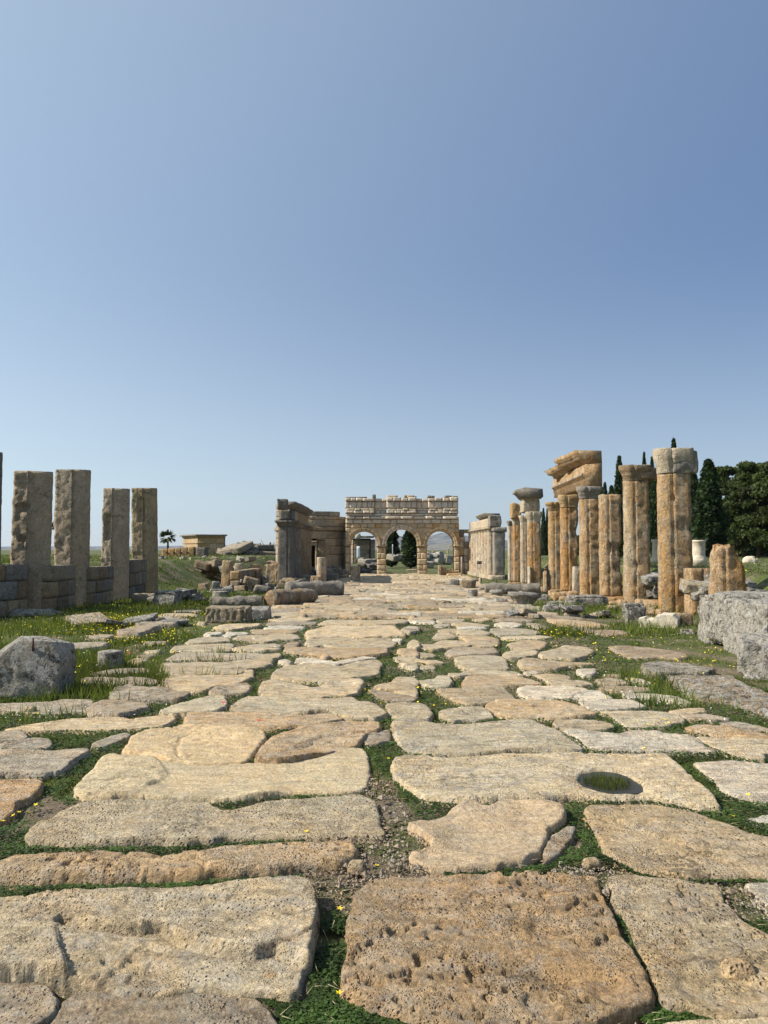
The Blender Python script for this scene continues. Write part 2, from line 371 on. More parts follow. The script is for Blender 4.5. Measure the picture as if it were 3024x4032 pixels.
def T(k, H, ck, pts, mat='slab', feats=(), **kw):
    zz = H*.5
    def cv(p, frm=k): return G(*fr(frm, p), zz)
    fs = []
    for f in feats:
        if f[0] in ('step', 'crack'): fs.append((f[0], [cv(p) for p in f[1]], *f[2:]))
        else:
            cx_, cy_ = cv((f[1], f[2])); ex, _ = cv((f[1]+f[3], f[2])); _, ey = cv((f[1], f[2]-f[4])); fs.append((f[0], cx_, cy_, abs(ex-cx_), abs(ey-cy_), f[5]))
    slab([cv(p) for p in pts], H, ck, mat, fs, **kw)
# --- foreground, traced
T('L', .19, 'pale', [(-500,255),(-150,262),(0,268),(110,262),(170,244),(300,232),(500,235),(680,238),(860,222),(1000,205),(1150,195),(1215,200),(1250,225),(1255,300),(1235,400),(1225,480),(1195,520),(1185,595),(1150,605),(1000,585),(800,590),(600,598),(480,592),(330,560),(150,548),(0,552),(-500,560)], 'slab',
  feats=[('step', [(60,440),(160,375),(240,350),(350,370),(500,372),(635,356),(700,395),(850,435),(1000,455),(1080,440),(1150,470),(1235,500)], .06), ('crack', [(240,356),(350,376),(500,378),(635,363),(700,402),(850,442),(1000,462),(1080,447),(1150,477)], .05, .025), ('crack', [(240,290),(230,320),(160,340),(100,355)], .012, .012), ('crack', [(1235,380),(1180,415),(1080,440)], .02, .012)], pit=.5)  # the crack that follows the step is added to darken the ledge foot
T('L', .12, 'tan', [(-260,150),(-60,135),(0,125),(60,110),(150,102),(250,100),(400,97),(520,95),(640,100),(760,85),(900,65),(1050,55),(1200,45),(1340,42),(1400,48),(1418,80),(1405,115),(1340,140),(1200,145),(1070,165),(900,175),(750,185),(600,190),(450,200),(300,195),(150,200),(50,195),(-260,190)], 'slab_pitted', pit=1.6, edge=.07)
T('L', .07, 'grey', [(-400,600),(0,600),(130,605),(200,640),(240,680),(225,740),(150,800),(100,950),(-400,1000)], 'slab')
T('L', .05, 'grey', [(250,690),(330,655),(450,655),(700,655),(900,665),(1010,680),(1060,720),(1100,770),(1120,900),(900,1050),(200,1050),(180,800)], 'slab_pitted', rough=.014)
T('R', .1, 'orange', [(95,205),(160,192),(300,195),(500,198),(700,185),(850,190),(960,190),(1000,205),(1020,290),(1070,370),(1100,450),(1140,510),(1170,560),(1190,620),(1205,680),(1130,720),(1060,740),(1000,760),(880,790),(700,800),(500,790),(330,770),(230,735),(100,700),(-30,640),(-30,590),(0,480),(15,300),(40,255)], 'slab_pitted',
  feats=[('crack', [(650,330),(760,340),(870,330),(910,300)], .025, .02), ('hole', 760, 235, 90, 30, .015), ('hole', 800, 395, 70, 30, .02), ('hole', 760, 680, 60, 40, .04), ('hole', 1040, 640, 60, 50, .02)], pit=1.3, rough=.006)
T('R', .085, 'tan', [(1022,200),(1080,190),(1200,200),(1350,215),(1460,225),(1500,290),(1560,370),(1660,430),(1800,480),(1950,560),(1900,700),(1700,730),(1560,740),(1400,720),(1330,705),(1260,700),(1228,670),(1200,590),(1175,520),(1128,440),(1098,360),(1045,290)], 'slab_pitted',
  feats=[('hole', 1390, 630, 60, 60, .06), ('crack', [(1330,620),(1420,560),(1600,620),(1750,680)], .03, .03)], pit=.9)
T('R', .05, 'pale', [(1250,770),(1400,758),(1660,750),(2000,745),(2000,1100),(1150,1100),(1150,830)])
T('R', .05, 'white', [(1550,225),(1659,220),(1850,215),(1850,440),(1659,340),(1600,280)])
T('S', .07, 'smooth', [(1596,3253),(1665,3230),(1752,3207),(1800,3175),(1832,3160),(1880,3160),(1912,3180),(1960,3163),(2000,3155),(2080,3160),(2185,3167),(2228,3183),(2222,3230),(2160,3270),(2150,3330),(2120,3365),(2065,3390),(1925,3412),(1785,3420),(1665,3405),(1605,3385),(1610,3355),(1690,3335),(1700,3310),(1650,3280)], 'slab_smooth', feats=[('hole', 1880, 3300, 110, 40, .02), ('hole', 1730, 3215, 70, 22, .02)], und=.03, pit=.2)
T('S', .05, 'brown', [(2160,3290),(2230,3250),(2270,3250),(2255,3300),(2200,3370),(2140,3400),(2135,3350)], rough=.02)
T('S', .085, 'tan', [(2298,3183),(2325,3163),(2438,3163),(2585,3160),(2638,3170),(2718,3183),(2805,3217),(2885,3250),(2951,3277),(3024,3297),(3250,3350),(3250,3455),(3015,3435),(2865,3440),(2665,3440),(2515,3415),(2425,3370),(2370,3340),(2340,3270),(2310,3215)], 'slab_pitted', feats=[('crack', [(2430,3230),(2560,3290),(2700,3330),(2850,3390)], .03, .03), ('hole', 2560, 3380, 120, 30, .03)], rough=.008)
T('S', .1, 'pale', [(1552,2977),(1599,2967),(1679,2970),(1746,2973),(1826,2973),(1926,2963),(2000,2959),(2118,2960),(2218,2957),(2318,2962),(2451,2964),(2625,2962),(2658,2990),(2705,3030),(2751,3077),(2805,3123),(2841,3170),(2751,3170),(2651,3147),(2585,3133),(2518,3130),(2385,3133),(2251,3130),(2118,3137),(1985,3140),(1859,3147),(1759,3140),(1659,3130),(1592,3083),(1546,3050),(1539,3023)], feats=[('hole', 2400, 3068, 116, 44, .115)], und=.012)
T('S', .09, 'pale', [(1556,2843),(1586,2833),(1646,2833),(1726,2850),(1826,2850),(1906,2840),(1998,2830),(2045,2825),(2091,2830),(2138,2850),(2185,2867),(2225,2897),(2278,2937),(2285,2946),(2185,2948),(2051,2948),(1959,2955),(1826,2966),(1759,2962),(1679,2957),(1612,2947),(1579,2917),(1562,2883)], rough=.006)
for H, ck, pts, kw in [
  (.06,'white',[(470,340),(520,335),(640,350),(780,365),(880,345),(980,348),(1040,360),(1120,370),(1200,372),(1250,400),(1290,440),(1340,450),(1330,460),(1200,455),(1000,455),(800,457),(650,450),(600,430),(560,390)], dict(feats=[('crack',[(1040,360),(1070,410),(1060,455)],.03,.02),('crack',[(1060,415),(1150,400),(1250,430)],.02,.015)])),
  (.06,'pale',[(410,280),(520,275),(640,280),(720,295),(735,312),(680,330),(560,333),(450,325),(410,305)], {}),
  (.06,'pale',[(680,225),(850,228),(1000,228),(1080,240),(1150,265),(1150,280),(1050,305),(930,315),(840,315),(790,290),(740,250)], {}),
  (.05,'white',[(550,165),(650,162),(760,155),(850,160),(900,180),(925,195),(850,205),(700,220),(620,210),(570,190)], {}),
  (.05,'white',[(195,95),(240,75),(350,82),(500,80),(570,90),(600,103),(510,118),(490,148),(350,148),(230,142),(205,125)], {}),
  (.05,'white',[(522,119),(610,107),(660,115),(735,150),(650,158),(560,155),(505,148)], {}),
  (.08,'tan',[(5,185),(60,165),(150,155),(300,155),(440,160),(510,175),(560,200),(600,225),(640,240),(540,250),(420,258),(300,250),(150,250),(80,235),(20,210)], dict(feats=[('hole',340,190,82,9,.09)])),
  (.05,'pale',[(1090,230),(1180,215),(1270,210),(1280,230),(1200,245),(1110,245)], {}),
  (.05,'grey',[(1150,250),(1300,245),(1440,270),(1330,278),(1200,270)], {}),
  (.07,'tan',[(1180,325),(1260,312),(1400,318),(1550,345),(1659,365),(1760,380),(1659,388),(1500,385),(1400,375),(1330,360),(1250,345)], {}),
  (.06,'pale',[(1250,375),(1400,388),(1560,392),(1800,400),(1800,450),(1600,470),(1620,500),(1550,502),(1450,470),(1370,440),(1310,410)], {}),
  (.06,'white',[(1215,525),(1400,515),(1550,530),(1800,540),(1950,790),(1700,765),(1550,750),(1450,725),(1380,690),(1340,620),(1280,590)], {}),
  (.05,'grey',[(1380,295),(1480,290),(1600,318),(1700,345),(1500,335)], dict(rough=.02)),
  (.05,'white',[(1510,850),(1590,855),(1659,840),(1850,845),(1850,900),(1620,880)], {})]: T('MR', H, ck, pts, **kw)
for H, ck, pts, kw in [
  (.08,'tan',[(1145,95),(1180,88),(1300,85),(1320,72),(1430,70),(1520,75),(1560,110),(1600,150),(1500,165),(1380,172),(1330,178),(1250,155),(1190,125)], {}),
  (.07,'pale',[(1165,235),(1240,215),(1330,205),(1390,195),(1440,215),(1470,255),(1380,272),(1290,275),(1230,285),(1190,265)], {}),
  (.09,'beige',[(850,175),(930,165),(1040,170),(1080,200),(1105,240),(1090,268),(1020,270),(940,262),(890,250),(870,210)], {}),
  (.06,'brown',[(745,100),(800,92),(870,120),(1020,140),(1000,160),(870,162),(810,145)], dict(rough=.02)),
  (.09,'tan',[(800,75),(880,58),(980,65),(1025,100),(1020,130),(900,108),(780,86)], {}),
  (.07,'pale',[(885,45),(920,22),(1000,22),(1030,50),(1020,70),(950,57)], {}),
  (.07,'pale',[(1040,45),(1130,40),(1160,15),(1210,15),(1225,50),(1200,75),(1090,78)], {}),
  (.15,'orange',[(65,480),(90,430),(140,385),(220,345),(350,322),(450,303),(600,283),(760,270),(810,280),(815,310),(790,330),(740,340),(680,390),(600,410),(540,435),(430,460),(280,495),(180,500),(100,500)], dict(feats=[('step',[(180,490),(300,430),(400,390),(500,380),(640,385)],.04),('step',[(230,470),(330,405),(450,360),(560,350)],.025)], rough=.008)),
  (.08,'brown',[(700,375),(800,335),(850,338),(850,390),(740,415)], dict(rough=.04)),
  (.1,'pale',[(105,95),(120,45),(180,28),(240,45),(330,60),(400,72),(460,70),(520,40),(600,36),(690,38),(705,55),(660,110),(600,123),(500,128),(440,136),(350,139),(200,137),(110,125)], dict(feats=[('hole',590,60,60,12,.03),('hole',380,85,120,22,.03)]))]: T('MM', H, ck, pts, **kw)
T('S', .09, 'beige', [(913,2777),(953,2753),(999,2742),(1092,2747),(1246,2745),(1386,2742),(1406,2757),(1452,2763),(1492,2783),(1515,2812),(1479,2824),(1359,2826),(1290,2798),(1190,2806),(1085,2808),(1030,2798),(930,2795)], feats=[('hole', 1120, 2775, 120, 16, .03)], und=.03)
T('S', .09, 'tan', [(740,2827),(753,2810),(867,2804),(967,2805),(1040,2810),(1090,2820),(1190,2817),(1290,2808),(1350,2832),(1259,2850),(1192,2858),(1106,2860),(1050,2860),(940,2860),(840,2850),(740,2845)])
T('ML', .1, 'beige', [(780,405),(800,365),(870,340),(1000,325),(1080,305),(1200,302),(1300,316),(1450,324),(1540,337),(1560,370),(1520,410),(1470,470),(1430,508),(1300,511),(1150,513),(1000,500),(950,480),(735,457)], 'slab_smooth', feats=[('crack', [(1105,365),(1070,380),(1045,430),(1050,480),(1085,505)], .04, .012)])
T('S', .1, 'beige', [(400,2973),(440,2967),(533,2971),(627,2973),(733,2995),(867,2997),(960,2995),(1092,2989),(1192,2982),(1259,2970),(1306,2947),(1346,2932),(1392,2929),(1432,2933),(1449,2957),(1456,2997),(1459,3043),(1452,3077),(1426,3097),(1359,3105),(1259,3108),(1146,3111),(1026,3125),(959,3132),(867,3140),(667,3137),(600,3135),(507,3130),(400,3136),(333,3131),(293,3110),(287,3090),(320,3063),(360,3023)], 'slab_smooth', feats=[('step', [(530,3133),(580,3090),(640,3055),(665,3030),(640,3005)], .035), ('hole', 800, 3030, 160, 30, .02)], und=.022)
T('S', .075, 'pale', [(90,3280),(120,3243),(200,3217),(253,3183),(333,3160),(433,3152),(533,3146),(667,3151),(827,3156),(850,3175),(890,3185),(935,3177),(1020,3152),(1126,3139),(1226,3132),(1326,3125),(1426,3120),(1479,3147),(1486,3183),(1500,3240),(1520,3285),(1400,3288),(1200,3290),(1080,3293),(960,3297),(840,3306),(700,3316),(600,3315),(450,3318),(250,3325),(220,3318),(130,3315),(95,3308)], 'slab_pitted', feats=[('hole', 900, 3220, 120, 30, .03)], rough=.01)
for H, ck, pts, kw in [
  (.06,'grey',[(-300,460),(0,455),(150,462),(280,462),(420,445),(520,448),(535,465),(470,500),(400,560),(340,590),(250,600),(100,598),(-300,600)], dict(rough=.008)),
  (.08,'orange',[(-300,635),(0,628),(130,620),(240,620),(265,640),(230,690),(170,740),(100,760),(90,800),(30,860),(-60,900),(-300,940)], {}),
  (.06,'pale',[(50,335),(150,310),(300,285),(430,268),(600,262),(700,258),(770,275),(860,260),(1010,248),(1020,265),(970,308),(820,320),(600,332),(400,328),(220,340),(100,342)], {}),
  (.05,'grey',[(555,425),(640,385),(740,360),(755,368),(680,405),(600,435)], {}),
  (.07,'grey',[(0,345),(80,342),(150,360),(140,390),(0,400),(-80,380)], dict(rough=.02)),
  (.03,'grey',[(60,405),(200,388),(290,400),(280,440),(150,450),(0,445)], dict(rough=.02)),
  (.06,'grey',[(-250,190),(0,180),(150,175),(300,170),(380,155),(530,155),(550,180),(510,225),(380,235),(220,235),(0,215)], {}),
  (.08,'grey',[(505,225),(560,180),(620,155),(720,155),(850,175),(870,200),(780,225),(700,240),(580,240)], dict(rough=.01)),
  (.09,'pale',[(965,225),(1030,190),(1130,160),(1230,130),(1320,128),(1335,160),(1300,210),(1270,225),(1100,235),(980,238)], {}),
  (.09,'grey',[(660,110),(700,80),(760,75),(850,95),(1000,100),(1120,115),(1050,145),(900,150),(760,150),(660,135)], dict(rough=.025)),
  (.07,'grey',[(1240,110),(1330,70),(1450,55),(1480,80),(1440,120),(1300,125)], dict(rough=.05))]: T('ML', H, ck, pts, **kw)
for H, ck, pts in [
  (.09,'beige',[(150,570),(180,520),(260,490),(360,480),(400,462),(500,470),(600,480),(700,490),(800,455),(880,435),(970,432),(1010,460),(985,480),(970,545),(900,560),(750,580),(600,585),(560,603),(440,594),(300,594),(180,580)]),
  (.07,'white',[(340,450),(360,425),(480,425),(560,445),(640,455),(740,440),(860,415),(960,420),(900,430),(760,453),(640,472),(540,468),(420,458)]),
  (.1,'tan',[(240,360),(260,332),(400,335),(520,347),(640,348),(720,353),(900,350),(1040,345),(1055,370),(1030,390),(900,400),(760,413),(600,408),(450,390),(320,380)]),
  (.1,'beige',[(410,290),(440,265),(600,262),(740,268),(820,275),(960,265),(1060,262),(1115,290),(1100,320),(1050,333),(900,341),(760,346),(640,333),(540,318),(460,328),(420,310)]),
  (.09,'pale',[(410,235),(430,200),(510,185),(560,168),(700,163),(900,165),(1100,163),(1130,190),(1180,230),(1190,245),(1000,248),(850,258),(700,248),(560,257),(430,259)]),
  (.08,'beige',[(505,150),(560,130),(700,122),(900,127),(1050,122),(1190,120),(1200,145),(1100,153),(900,156),(700,153),(560,160),(510,162)]),
  (.06,'pale',[(1110,420),(1150,410),(1260,415),(1320,435),(1440,435),(1500,460),(1400,468),(1280,445),(1130,435)]),
  (.1,'pale',[(1160,455),(1230,445),(1280,460),(1295,490),(1260,505),(1190,485)]),(.04,'pale',[(1300,490),(1400,478),(1425,505),(1320,512)]),
  (.12,'tan',[(1140,355),(1180,340),(1270,342),(1295,375),(1280,400),(1190,395)]),(.15,'pale',[(1225,290),(1260,270),(1300,285),(1300,325),(1270,338),(1225,325)]),
  (.08,'beige',[(1310,310),(1420,310),(1480,280),(1600,280),(1659,290),(1740,310),(1680,328),(1500,345),(1400,356),(1310,340)]),
  (.05,'beige',[(1300,385),(1400,390),(1430,405),(1350,420),(1290,405)]),(.07,'beige',[(1410,265),(1450,220),(1540,210),(1590,255),(1500,268)]),
  (.1,'grey',[(1165,190),(1220,175),(1290,175),(1300,200),(1230,215),(1180,205)]),(.06,'white',[(1215,120),(1330,122),(1420,125),(1425,145),(1330,148),(1220,135)]),
  (.05,'white',[(1430,155),(1540,155),(1545,170),(1430,170)]),(.07,'pale',[(1440,200),(1550,188),(1640,195),(1620,215),(1500,212)]),
  (.06,'tan',[(-20,200),(100,195),(300,200),(350,210),(300,230),(0,235)]),(.06,'pale',[(-20,252),(100,237),(280,228),(340,240),(360,268),(200,280),(0,285)]),
  (.06,'pale',[(-60,325),(150,315),(220,325),(180,345),(-20,355)]),(.06,'white',[(80,192),(140,168),(300,165),(400,175),(380,193),(200,196)]),
  (.05,'grey',[(100,160),(130,140),(300,135),(490,140),(480,160),(300,160)]),(.05,'brown',[(240,320),(300,290),(355,300),(340,325)]),
  (.14,'tan',[(535,400),(560,388),(590,395),(580,415),(545,415)]),(.1,'white',[(1100,275),(1130,264),(1160,272),(1150,290),(1110,288)]),(.09,'white',[(210,450),(250,440),(300,460),(280,475),(225,465)]),
  (.06,'pale',[(110,120),(250,105),(420,100),(490,110),(430,128),(200,130)]),(.06,'beige',[(1210,105),(1330,98),(1420,105),(1400,118),(1230,116)]),(.06,'pale',[(1445,120),(1560,112),(1659,118),(1640,140),(1460,145)])]: T('UM', H, ck, pts)
for H, ck, pts in [
  (.08,'tan',[(155,600),(180,562),(340,564),(560,562),(640,577),(765,615),(640,620),(450,630),(300,634),(160,630)]),(.08,'pale',[(30,555),(130,545),(180,520),(400,520),(560,525),(620,555),(400,557),(200,552),(100,570)]),
  (.06,'pale',[(780,585),(900,592),(1100,602),(1160,625),(1050,635),(880,640),(820,610)]),(.06,'beige',[(720,555),(800,545),(900,550),(980,565),(980,588),(860,588),(760,575)]),
  (.08,'white',[(645,520),(700,510),(760,530),(720,540),(650,535)]),(.1,'white',[(1055,505),(1110,498),(1190,500),(1180,530),(1140,550),(1090,545)]),
  (.1,'beige',[(590,450),(640,425),(720,425),(800,440),(900,450),(1000,450),(1180,460),(1100,470),(950,480),(880,500),(750,505),(620,495)]),
  (.09,'pale',[(740,372),(860,350),(960,325),(1100,330),(1170,360),(1130,395),(1060,418),(1000,427),(850,422),(760,400)]),
  (.08,'beige',[(500,375),(560,358),(700,360),(730,372),(720,395),(650,410),(540,423),(470,400)]),(.09,'tan',[(495,310),(540,300),(620,285),(740,285),(805,305),(770,338),(680,352),(570,348)]),
  (.08,'beige',[(90,420),(200,407),(400,400),(470,420),(490,470),(500,508),(380,513),(260,513),(150,500),(100,460)]),(.1,'grey',[(5,375),(80,345),(180,340),(300,342),(405,347),(410,385),(300,393),(150,397),(40,397)]),
  (.07,'beige',[(180,302),(280,294),(430,302),(420,320),(380,333),(200,325)]),(.08,'tan',[(120,242),(200,240),(340,247),(420,270),(430,288),(300,290),(180,288)]),
  (.08,'beige',[(105,205),(150,196),(300,198),(370,222),(340,238),(200,235),(110,230)]),(.06,'white',[(105,180),(180,174),(300,177),(330,190),(200,193),(110,193)]),
  (.06,'grey',[(370,190),(500,185),(620,190),(740,210),(750,230),(600,238),(430,240),(370,215)]),(.06,'pale',[(450,255),(600,247),(750,243),(850,255),(770,268),(600,273),(480,272)]),
  (.06,'pale',[(60,150),(160,140),(280,150),(370,165),(280,172),(100,172)]),(.06,'white',[(395,155),(450,135),(540,140),(620,155),(560,178),(450,175)]),
  (.06,'brown',[(740,90),(870,85),(1000,95),(1110,112),(1000,116),(830,110)]),(.06,'tan',[(810,115),(950,120),(1150,132),(1300,165),(1200,172),(1050,165),(900,165)]),
  (.03,'brown',[(1100,210),(1250,205),(1400,210),(1440,235),(1300,248),(1180,235)]),(.05,'grey',[(1000,195),(1050,175),(1120,180),(1160,200),(1080,210)]),
  (.05,'white',[(380,80),(470,55),(640,58),(600,78),(450,92)]),(.06,'grey',[(380,120),(480,100),(640,110),(700,130),(560,132)]),(.04,'grey',[(640,150),(740,150),(840,190),(760,200)]),
  (.05,'beige',[(220,120),(330,105),(370,118),(300,133)]),(.04,'brown',[(1250,560),(1330,550),(1420,560),(1380,575),(1290,575)])]: T('UR', H, ck, pts)
for H, ck, pts, kw in [
  (.05,'brown',[(410,495),(560,490),(720,500),(860,520),(960,530),(1030,570),(950,585),(800,575),(620,585),(540,570),(440,510)], dict(rough=.015)),
  (.16,'grey',[(680,620),(740,600),(880,602),(1000,615),(1120,640),(1240,660),(1150,680),(1000,685),(850,700),(740,705),(690,670)], dict(rough=.02, mat='lichen')),
  (.14,'grey',[(870,725),(950,715),(1150,715),(1390,715),(1400,745),(1500,795),(1659,855),(1850,900),(1950,1150),(1700,1010),(1500,950),(1350,910),(1200,900),(1050,860),(960,780)], dict(rough=.03, mat='lichen', edge=.12)),
  (.06,'white',[(510,850),(640,860),(800,867),(930,890),(1050,930),(1000,940),(850,912),(700,897),(560,890)], {}),(.05,'brown',[(330,820),(400,800),(560,805),(700,820),(720,840),(600,850),(450,845)], dict(rough=.015)),
  (.05,'grey',[(310,755),(400,748),(500,760),(560,785),(450,795),(340,785)], dict(rough=.015)),(.05,'white',[(545,740),(650,750),(750,780),(700,790),(600,775)], {})]: T('XR', H, ck, pts, **kw)
for H, ck, pts in [
  (.09,'beige',[(850,540),(880,458),(1100,450),(1400,450),(1600,427),(1720,387),(1800,382),(1810,400),(1740,430),(1730,470),(1640,488),(1560,498),(1480,540),(1240,535),(1150,540),(930,545)]),
  (.08,'beige',[(860,630),(900,580),(960,553),(1240,549),(1480,553),(1560,508),(1585,510),(1585,570),(1500,600),(1400,640),(1340,620),(1200,680),(1000,675),(900,640)]),
  (.09,'grey',[(920,430),(980,395),(1100,382),(1300,377),(1500,380),(1659,387),(1700,400),(1600,418),(1400,436),(1100,436),(960,438)]),(.08,'beige',[(950,355),(980,325),(1150,312),(1350,302),(1430,302),(1440,330),(1390,365),(1200,370),(1080,365)]),
  (.08,'pale',[(1065,303),(1110,270),(1250,252),(1400,255),(1410,285),(1330,290),(1150,302)]),(.07,'pale',[(1430,350),(1500,330),(1659,325),(1800,330),(1800,350),(1659,363),(1500,365)]),
  (.07,'pale',[(1440,260),(1500,240),(1659,238),(1740,250),(1820,270),(1700,288),(1550,285)]),(.09,'pale',[(1280,180),(1340,160),(1500,150),(1650,150),(1640,170),(1450,192),(1330,195)]),
  (.08,'white',[(1215,235),(1250,215),(1340,215),(1350,235),(1250,245)]),(.08,'white',[(1350,240),(1400,217),(1540,214),(1560,230),(1420,245)]),
  (.05,'grey',[(320,545),(450,520),(600,500),(740,500),(790,530),(600,540),(400,550)]),(.05,'grey',[(235,600),(270,575),(400,572),(540,585),(600,575),(720,575),(840,600),(830,625),(700,635),(560,635),(420,630),(260,615)]),
  (.1,'grey',[(70,312),(250,297),(430,292),(450,302),(400,322),(200,342),(90,370)]),(.2,'grey',[(530,205),(620,177),(800,160),(860,165),(800,190),(700,215),(560,215)]),(.15,'grey',[(660,150),(800,125),(980,108),(1010,120),(980,150),(860,155)]),
  (.1,'pale',[(840,90),(900,70),(1100,65),(1170,80),(1060,90),(900,95)]),(.08,'pale',[(960,45),(1100,38),(1200,42),(1150,56),(1000,56)]),(.05,'grey',[(270,250),(400,238),(500,240),(450,265),(290,265)]),
  (.08,'pale',[(610,440),(700,425),(760,440),(700,455)]),(.07,'pale',[(750,365),(850,355),(850,375),(780,375)]),(.05,'grey',[(740,295),(900,290),(930,298),(800,305)]),(.09,'brown',[(690,400),(780,385),(830,395),(760,418)]),
  (.04,'grey',[(0,315),(60,300),(60,330),(-100,360),(-100,330)]),(.05,'grey',[(1170,135),(1220,138),(1210,150),(1160,148)])]: T('UL', H, ck, pts)
# --- beyond 18 m: courses laid across the street
random.seed(21)
y = 17.95
while y < 49.2:
    dep = random.uniform(.42, .85)*(1 + .012*(y-18)); L = xc(y)-3.75+random.uniform(-.25,.25) + max(0, (y-34)*.05); Rr = xc(y)+3.75+random.uniform(-.3,.3) - 0.1; x = L; sl_ = random.uniform(-.02,.02)
    while x < Rr-.2:
        wd = random.choice([random.uniform(.6,1.1), random.uniform(1.0,1.9)]); wd = min(wd, Rr-x)
        if wd > .28 and random.random() > .085:
            gp = random.uniform(.0,.03); j = lambda a=.05: random.uniform(-a, a)
            d0 = y + (x-L)*sl_ + j(); d1 = d0+dep-random.uniform(.0,.05); dm = j(.05)
            x0, x1 = x+gp, x+wd-gp
            pts = [(x0+j(), d0+.05), (x0+wd*.3, d0+dm+j(.03)), (x0+wd*.65, d0-dm+j(.03)), (x1+j(), d0+.05+j(.03)), (x1+j(.04), (d0+d1)/2), (x1+j(), d1-.05), (x0+wd*.6, d1+j(.05)), (x0+wd*.3, d1+j(.05)), (x0+j(), d1-.04), (x0+j(.04), (d0+d1)/2)]
            slab(pts, random.uniform(.03,.14), random.choice(['pale','pale','beige','beige','tan','white','grey','smooth','grey','brown']), random.choice(['slab','slab','slab_pitted']), und=.04, rot_amp=.02, grow=.014)
        x += wd
    y += dep
SLABS.sort(key=lambda s: -s[0])
random.seed(3)
for i, (_, V, fc, c, col, mt) in enumerate(SLABS[:298]):
    link('paving_slab', mesh('paving_slab', V, fc, M[mt]), road, c, col=jit(col, .17))
RV, RF, off = [], [], 0
for (_, V, fc, c, col, mt) in SLABS[298:]:
    RV.append(V+np.array(c)); RF.append(fc+off); off += len(V)
if RV: tag(link('distant_paving', mesh('distant_paving', np.concatenate(RV), np.concatenate(RF), M['slab']), road, col=COL['beige']), kind='stuff')

#PART2
# ------------------------------------------------------------------ stone shapes
_LAT = {}
def lattice(nx, ny, nz):
    k = (nx, ny, nz)
    if k in _LAT: return _LAT[k]
    idx, V, Fc = {}, [], []
    def vid(i, j, l):
        q = (i, j, l)
        if q not in idx: idx[q] = len(V); V.append(q)
        return idx[q]
    N = k
    for ax in range(3):
        b, c = (ax+1) % 3, (ax+2) % 3
        for s_ in (0, 1):
            for i in range(N[b]):
                for j in range(N[c]):
                    q = []
                    for (di, dj) in ((0,0),(1,0),(1,1),(0,1)):
                        p = [0,0,0]; p[ax] = s_*N[ax]; p[b] = i+di; p[c] = j+dj; q.append(vid(*p))
                    Fc.append(q if s_ else q[::-1])
    V = np.array(V, float)/np.array(N)*2-1
    _LAT[k] = (V, np.array(Fc)); return _LAT[k]
def rbox(size, n, bev=.03, amp=.015, freq=3., seed=0, chip=0., taper=(0,0), ridge=0):
    """box with worn edges and a weathered surface; stands on z = 0, centred in x and y"""
    h = np.array(size, float)/2; m = max(size)
    N = tuple(max(3, int(round(n*s/m))) for s in size); P, Fc = lattice(*N)
    P = np.sign(P)*(.55*np.abs(P)+.45*np.sin(np.abs(P)*math.pi/2)); bev = min(bev, h.min()*.9)
    A = P*h; q = np.clip(A, -(h-bev), h-bev); D = A-q; L = np.linalg.norm(D, axis=1, keepdims=True)+1e-9; D = D/L; V = q+D*bev
    s = seed*7.13+.37
    V = V + D*(fbm(V*freq+s, 5, .55)[:,None]*amp*1.6) + np.stack([fbm(V*freq*.6+s+9*i, 2) for i in range(3)], 1)*amp*.8
    if chip:                                              # knocked-off corners and edges
        e = (np.abs(P) > .72).sum(1) >= 2; c = sstep(.02, .4, fbm(V*freq*.55+s+31, 3))*e; V = V - D*(c*chip)[:,None]
    if taper != (0,0):
        t = (V[:,2]+h[2])/(2*h[2]); V[:,0] *= 1-taper[0]*t; V[:,1] *= 1-taper[1]*t
    V[:,2] += h[2]; return V, Fc
def loft(prof, levels, amp=.01, freq=4., seed=0, cap=True, zw=1.):
    """levels: (z, scale, dx, dy); closed outline swept upward, weathered"""
    prof = np.array(prof, float); n = len(prof); V = []
    for (z, sc, dx, dy) in levels: V.append(np.column_stack([prof[:,0]*sc+dx, prof[:,1]*sc+dy, np.full(n, z)]))
    V = np.concatenate(V); nl = len(levels); nr = np.tile(prof/ (np.linalg.norm(prof,axis=1,keepdims=True)+1e-9), (nl,1))
    q = V*freq*np.array([1,1,zw])+seed*5.31+.2; f = fbm(q, 5, .58); wgt = np.where(V[:,0] < 0, .35, .65) if zw != 1. else 1.; V[:,:2] += nr*(f*amp*2*wgt)[:,None]
    top = fbm(np.column_stack([V[:,0], V[:,1], np.full(len(V), seed)])*6, 3)*amp*1.2; V[-n:,2] += top[-n:]
    F_ = []
    for l in range(nl-1):
        a = l*n+np.arange(n); b = l*n+(np.arange(n)+1) % n; F_.append(np.stack([a, b, b+n, a+n], 1))
    F_ = np.concatenate(F_).tolist()
    if cap:
        for l, rev in ((nl-1, 0), (0, 1)):
            ring = l*n+np.arange(n); mid = ring.copy(); c = V[ring].mean(0); k0 = len(V)
            inner = V[ring]*.5+c*.5; inner[:,2] += fbm(inner*7+seed, 3)*amp*2; V = np.concatenate([V, inner, [c]])
            for i in range(n):
                j = (i+1) % n; q4 = [ring[i], ring[j], k0+j, k0+i]; t3 = [k0+i, k0+j, k0+n]
                F_.append(q4[::-1] if rev else q4); F_.append(t3[::-1] if rev else t3)
    return V, F_
def circle(r, n=20): return [(r*math.cos(2*math.pi*i/n), r*math.sin(2*math.pi*i/n)) for i in range(n)]
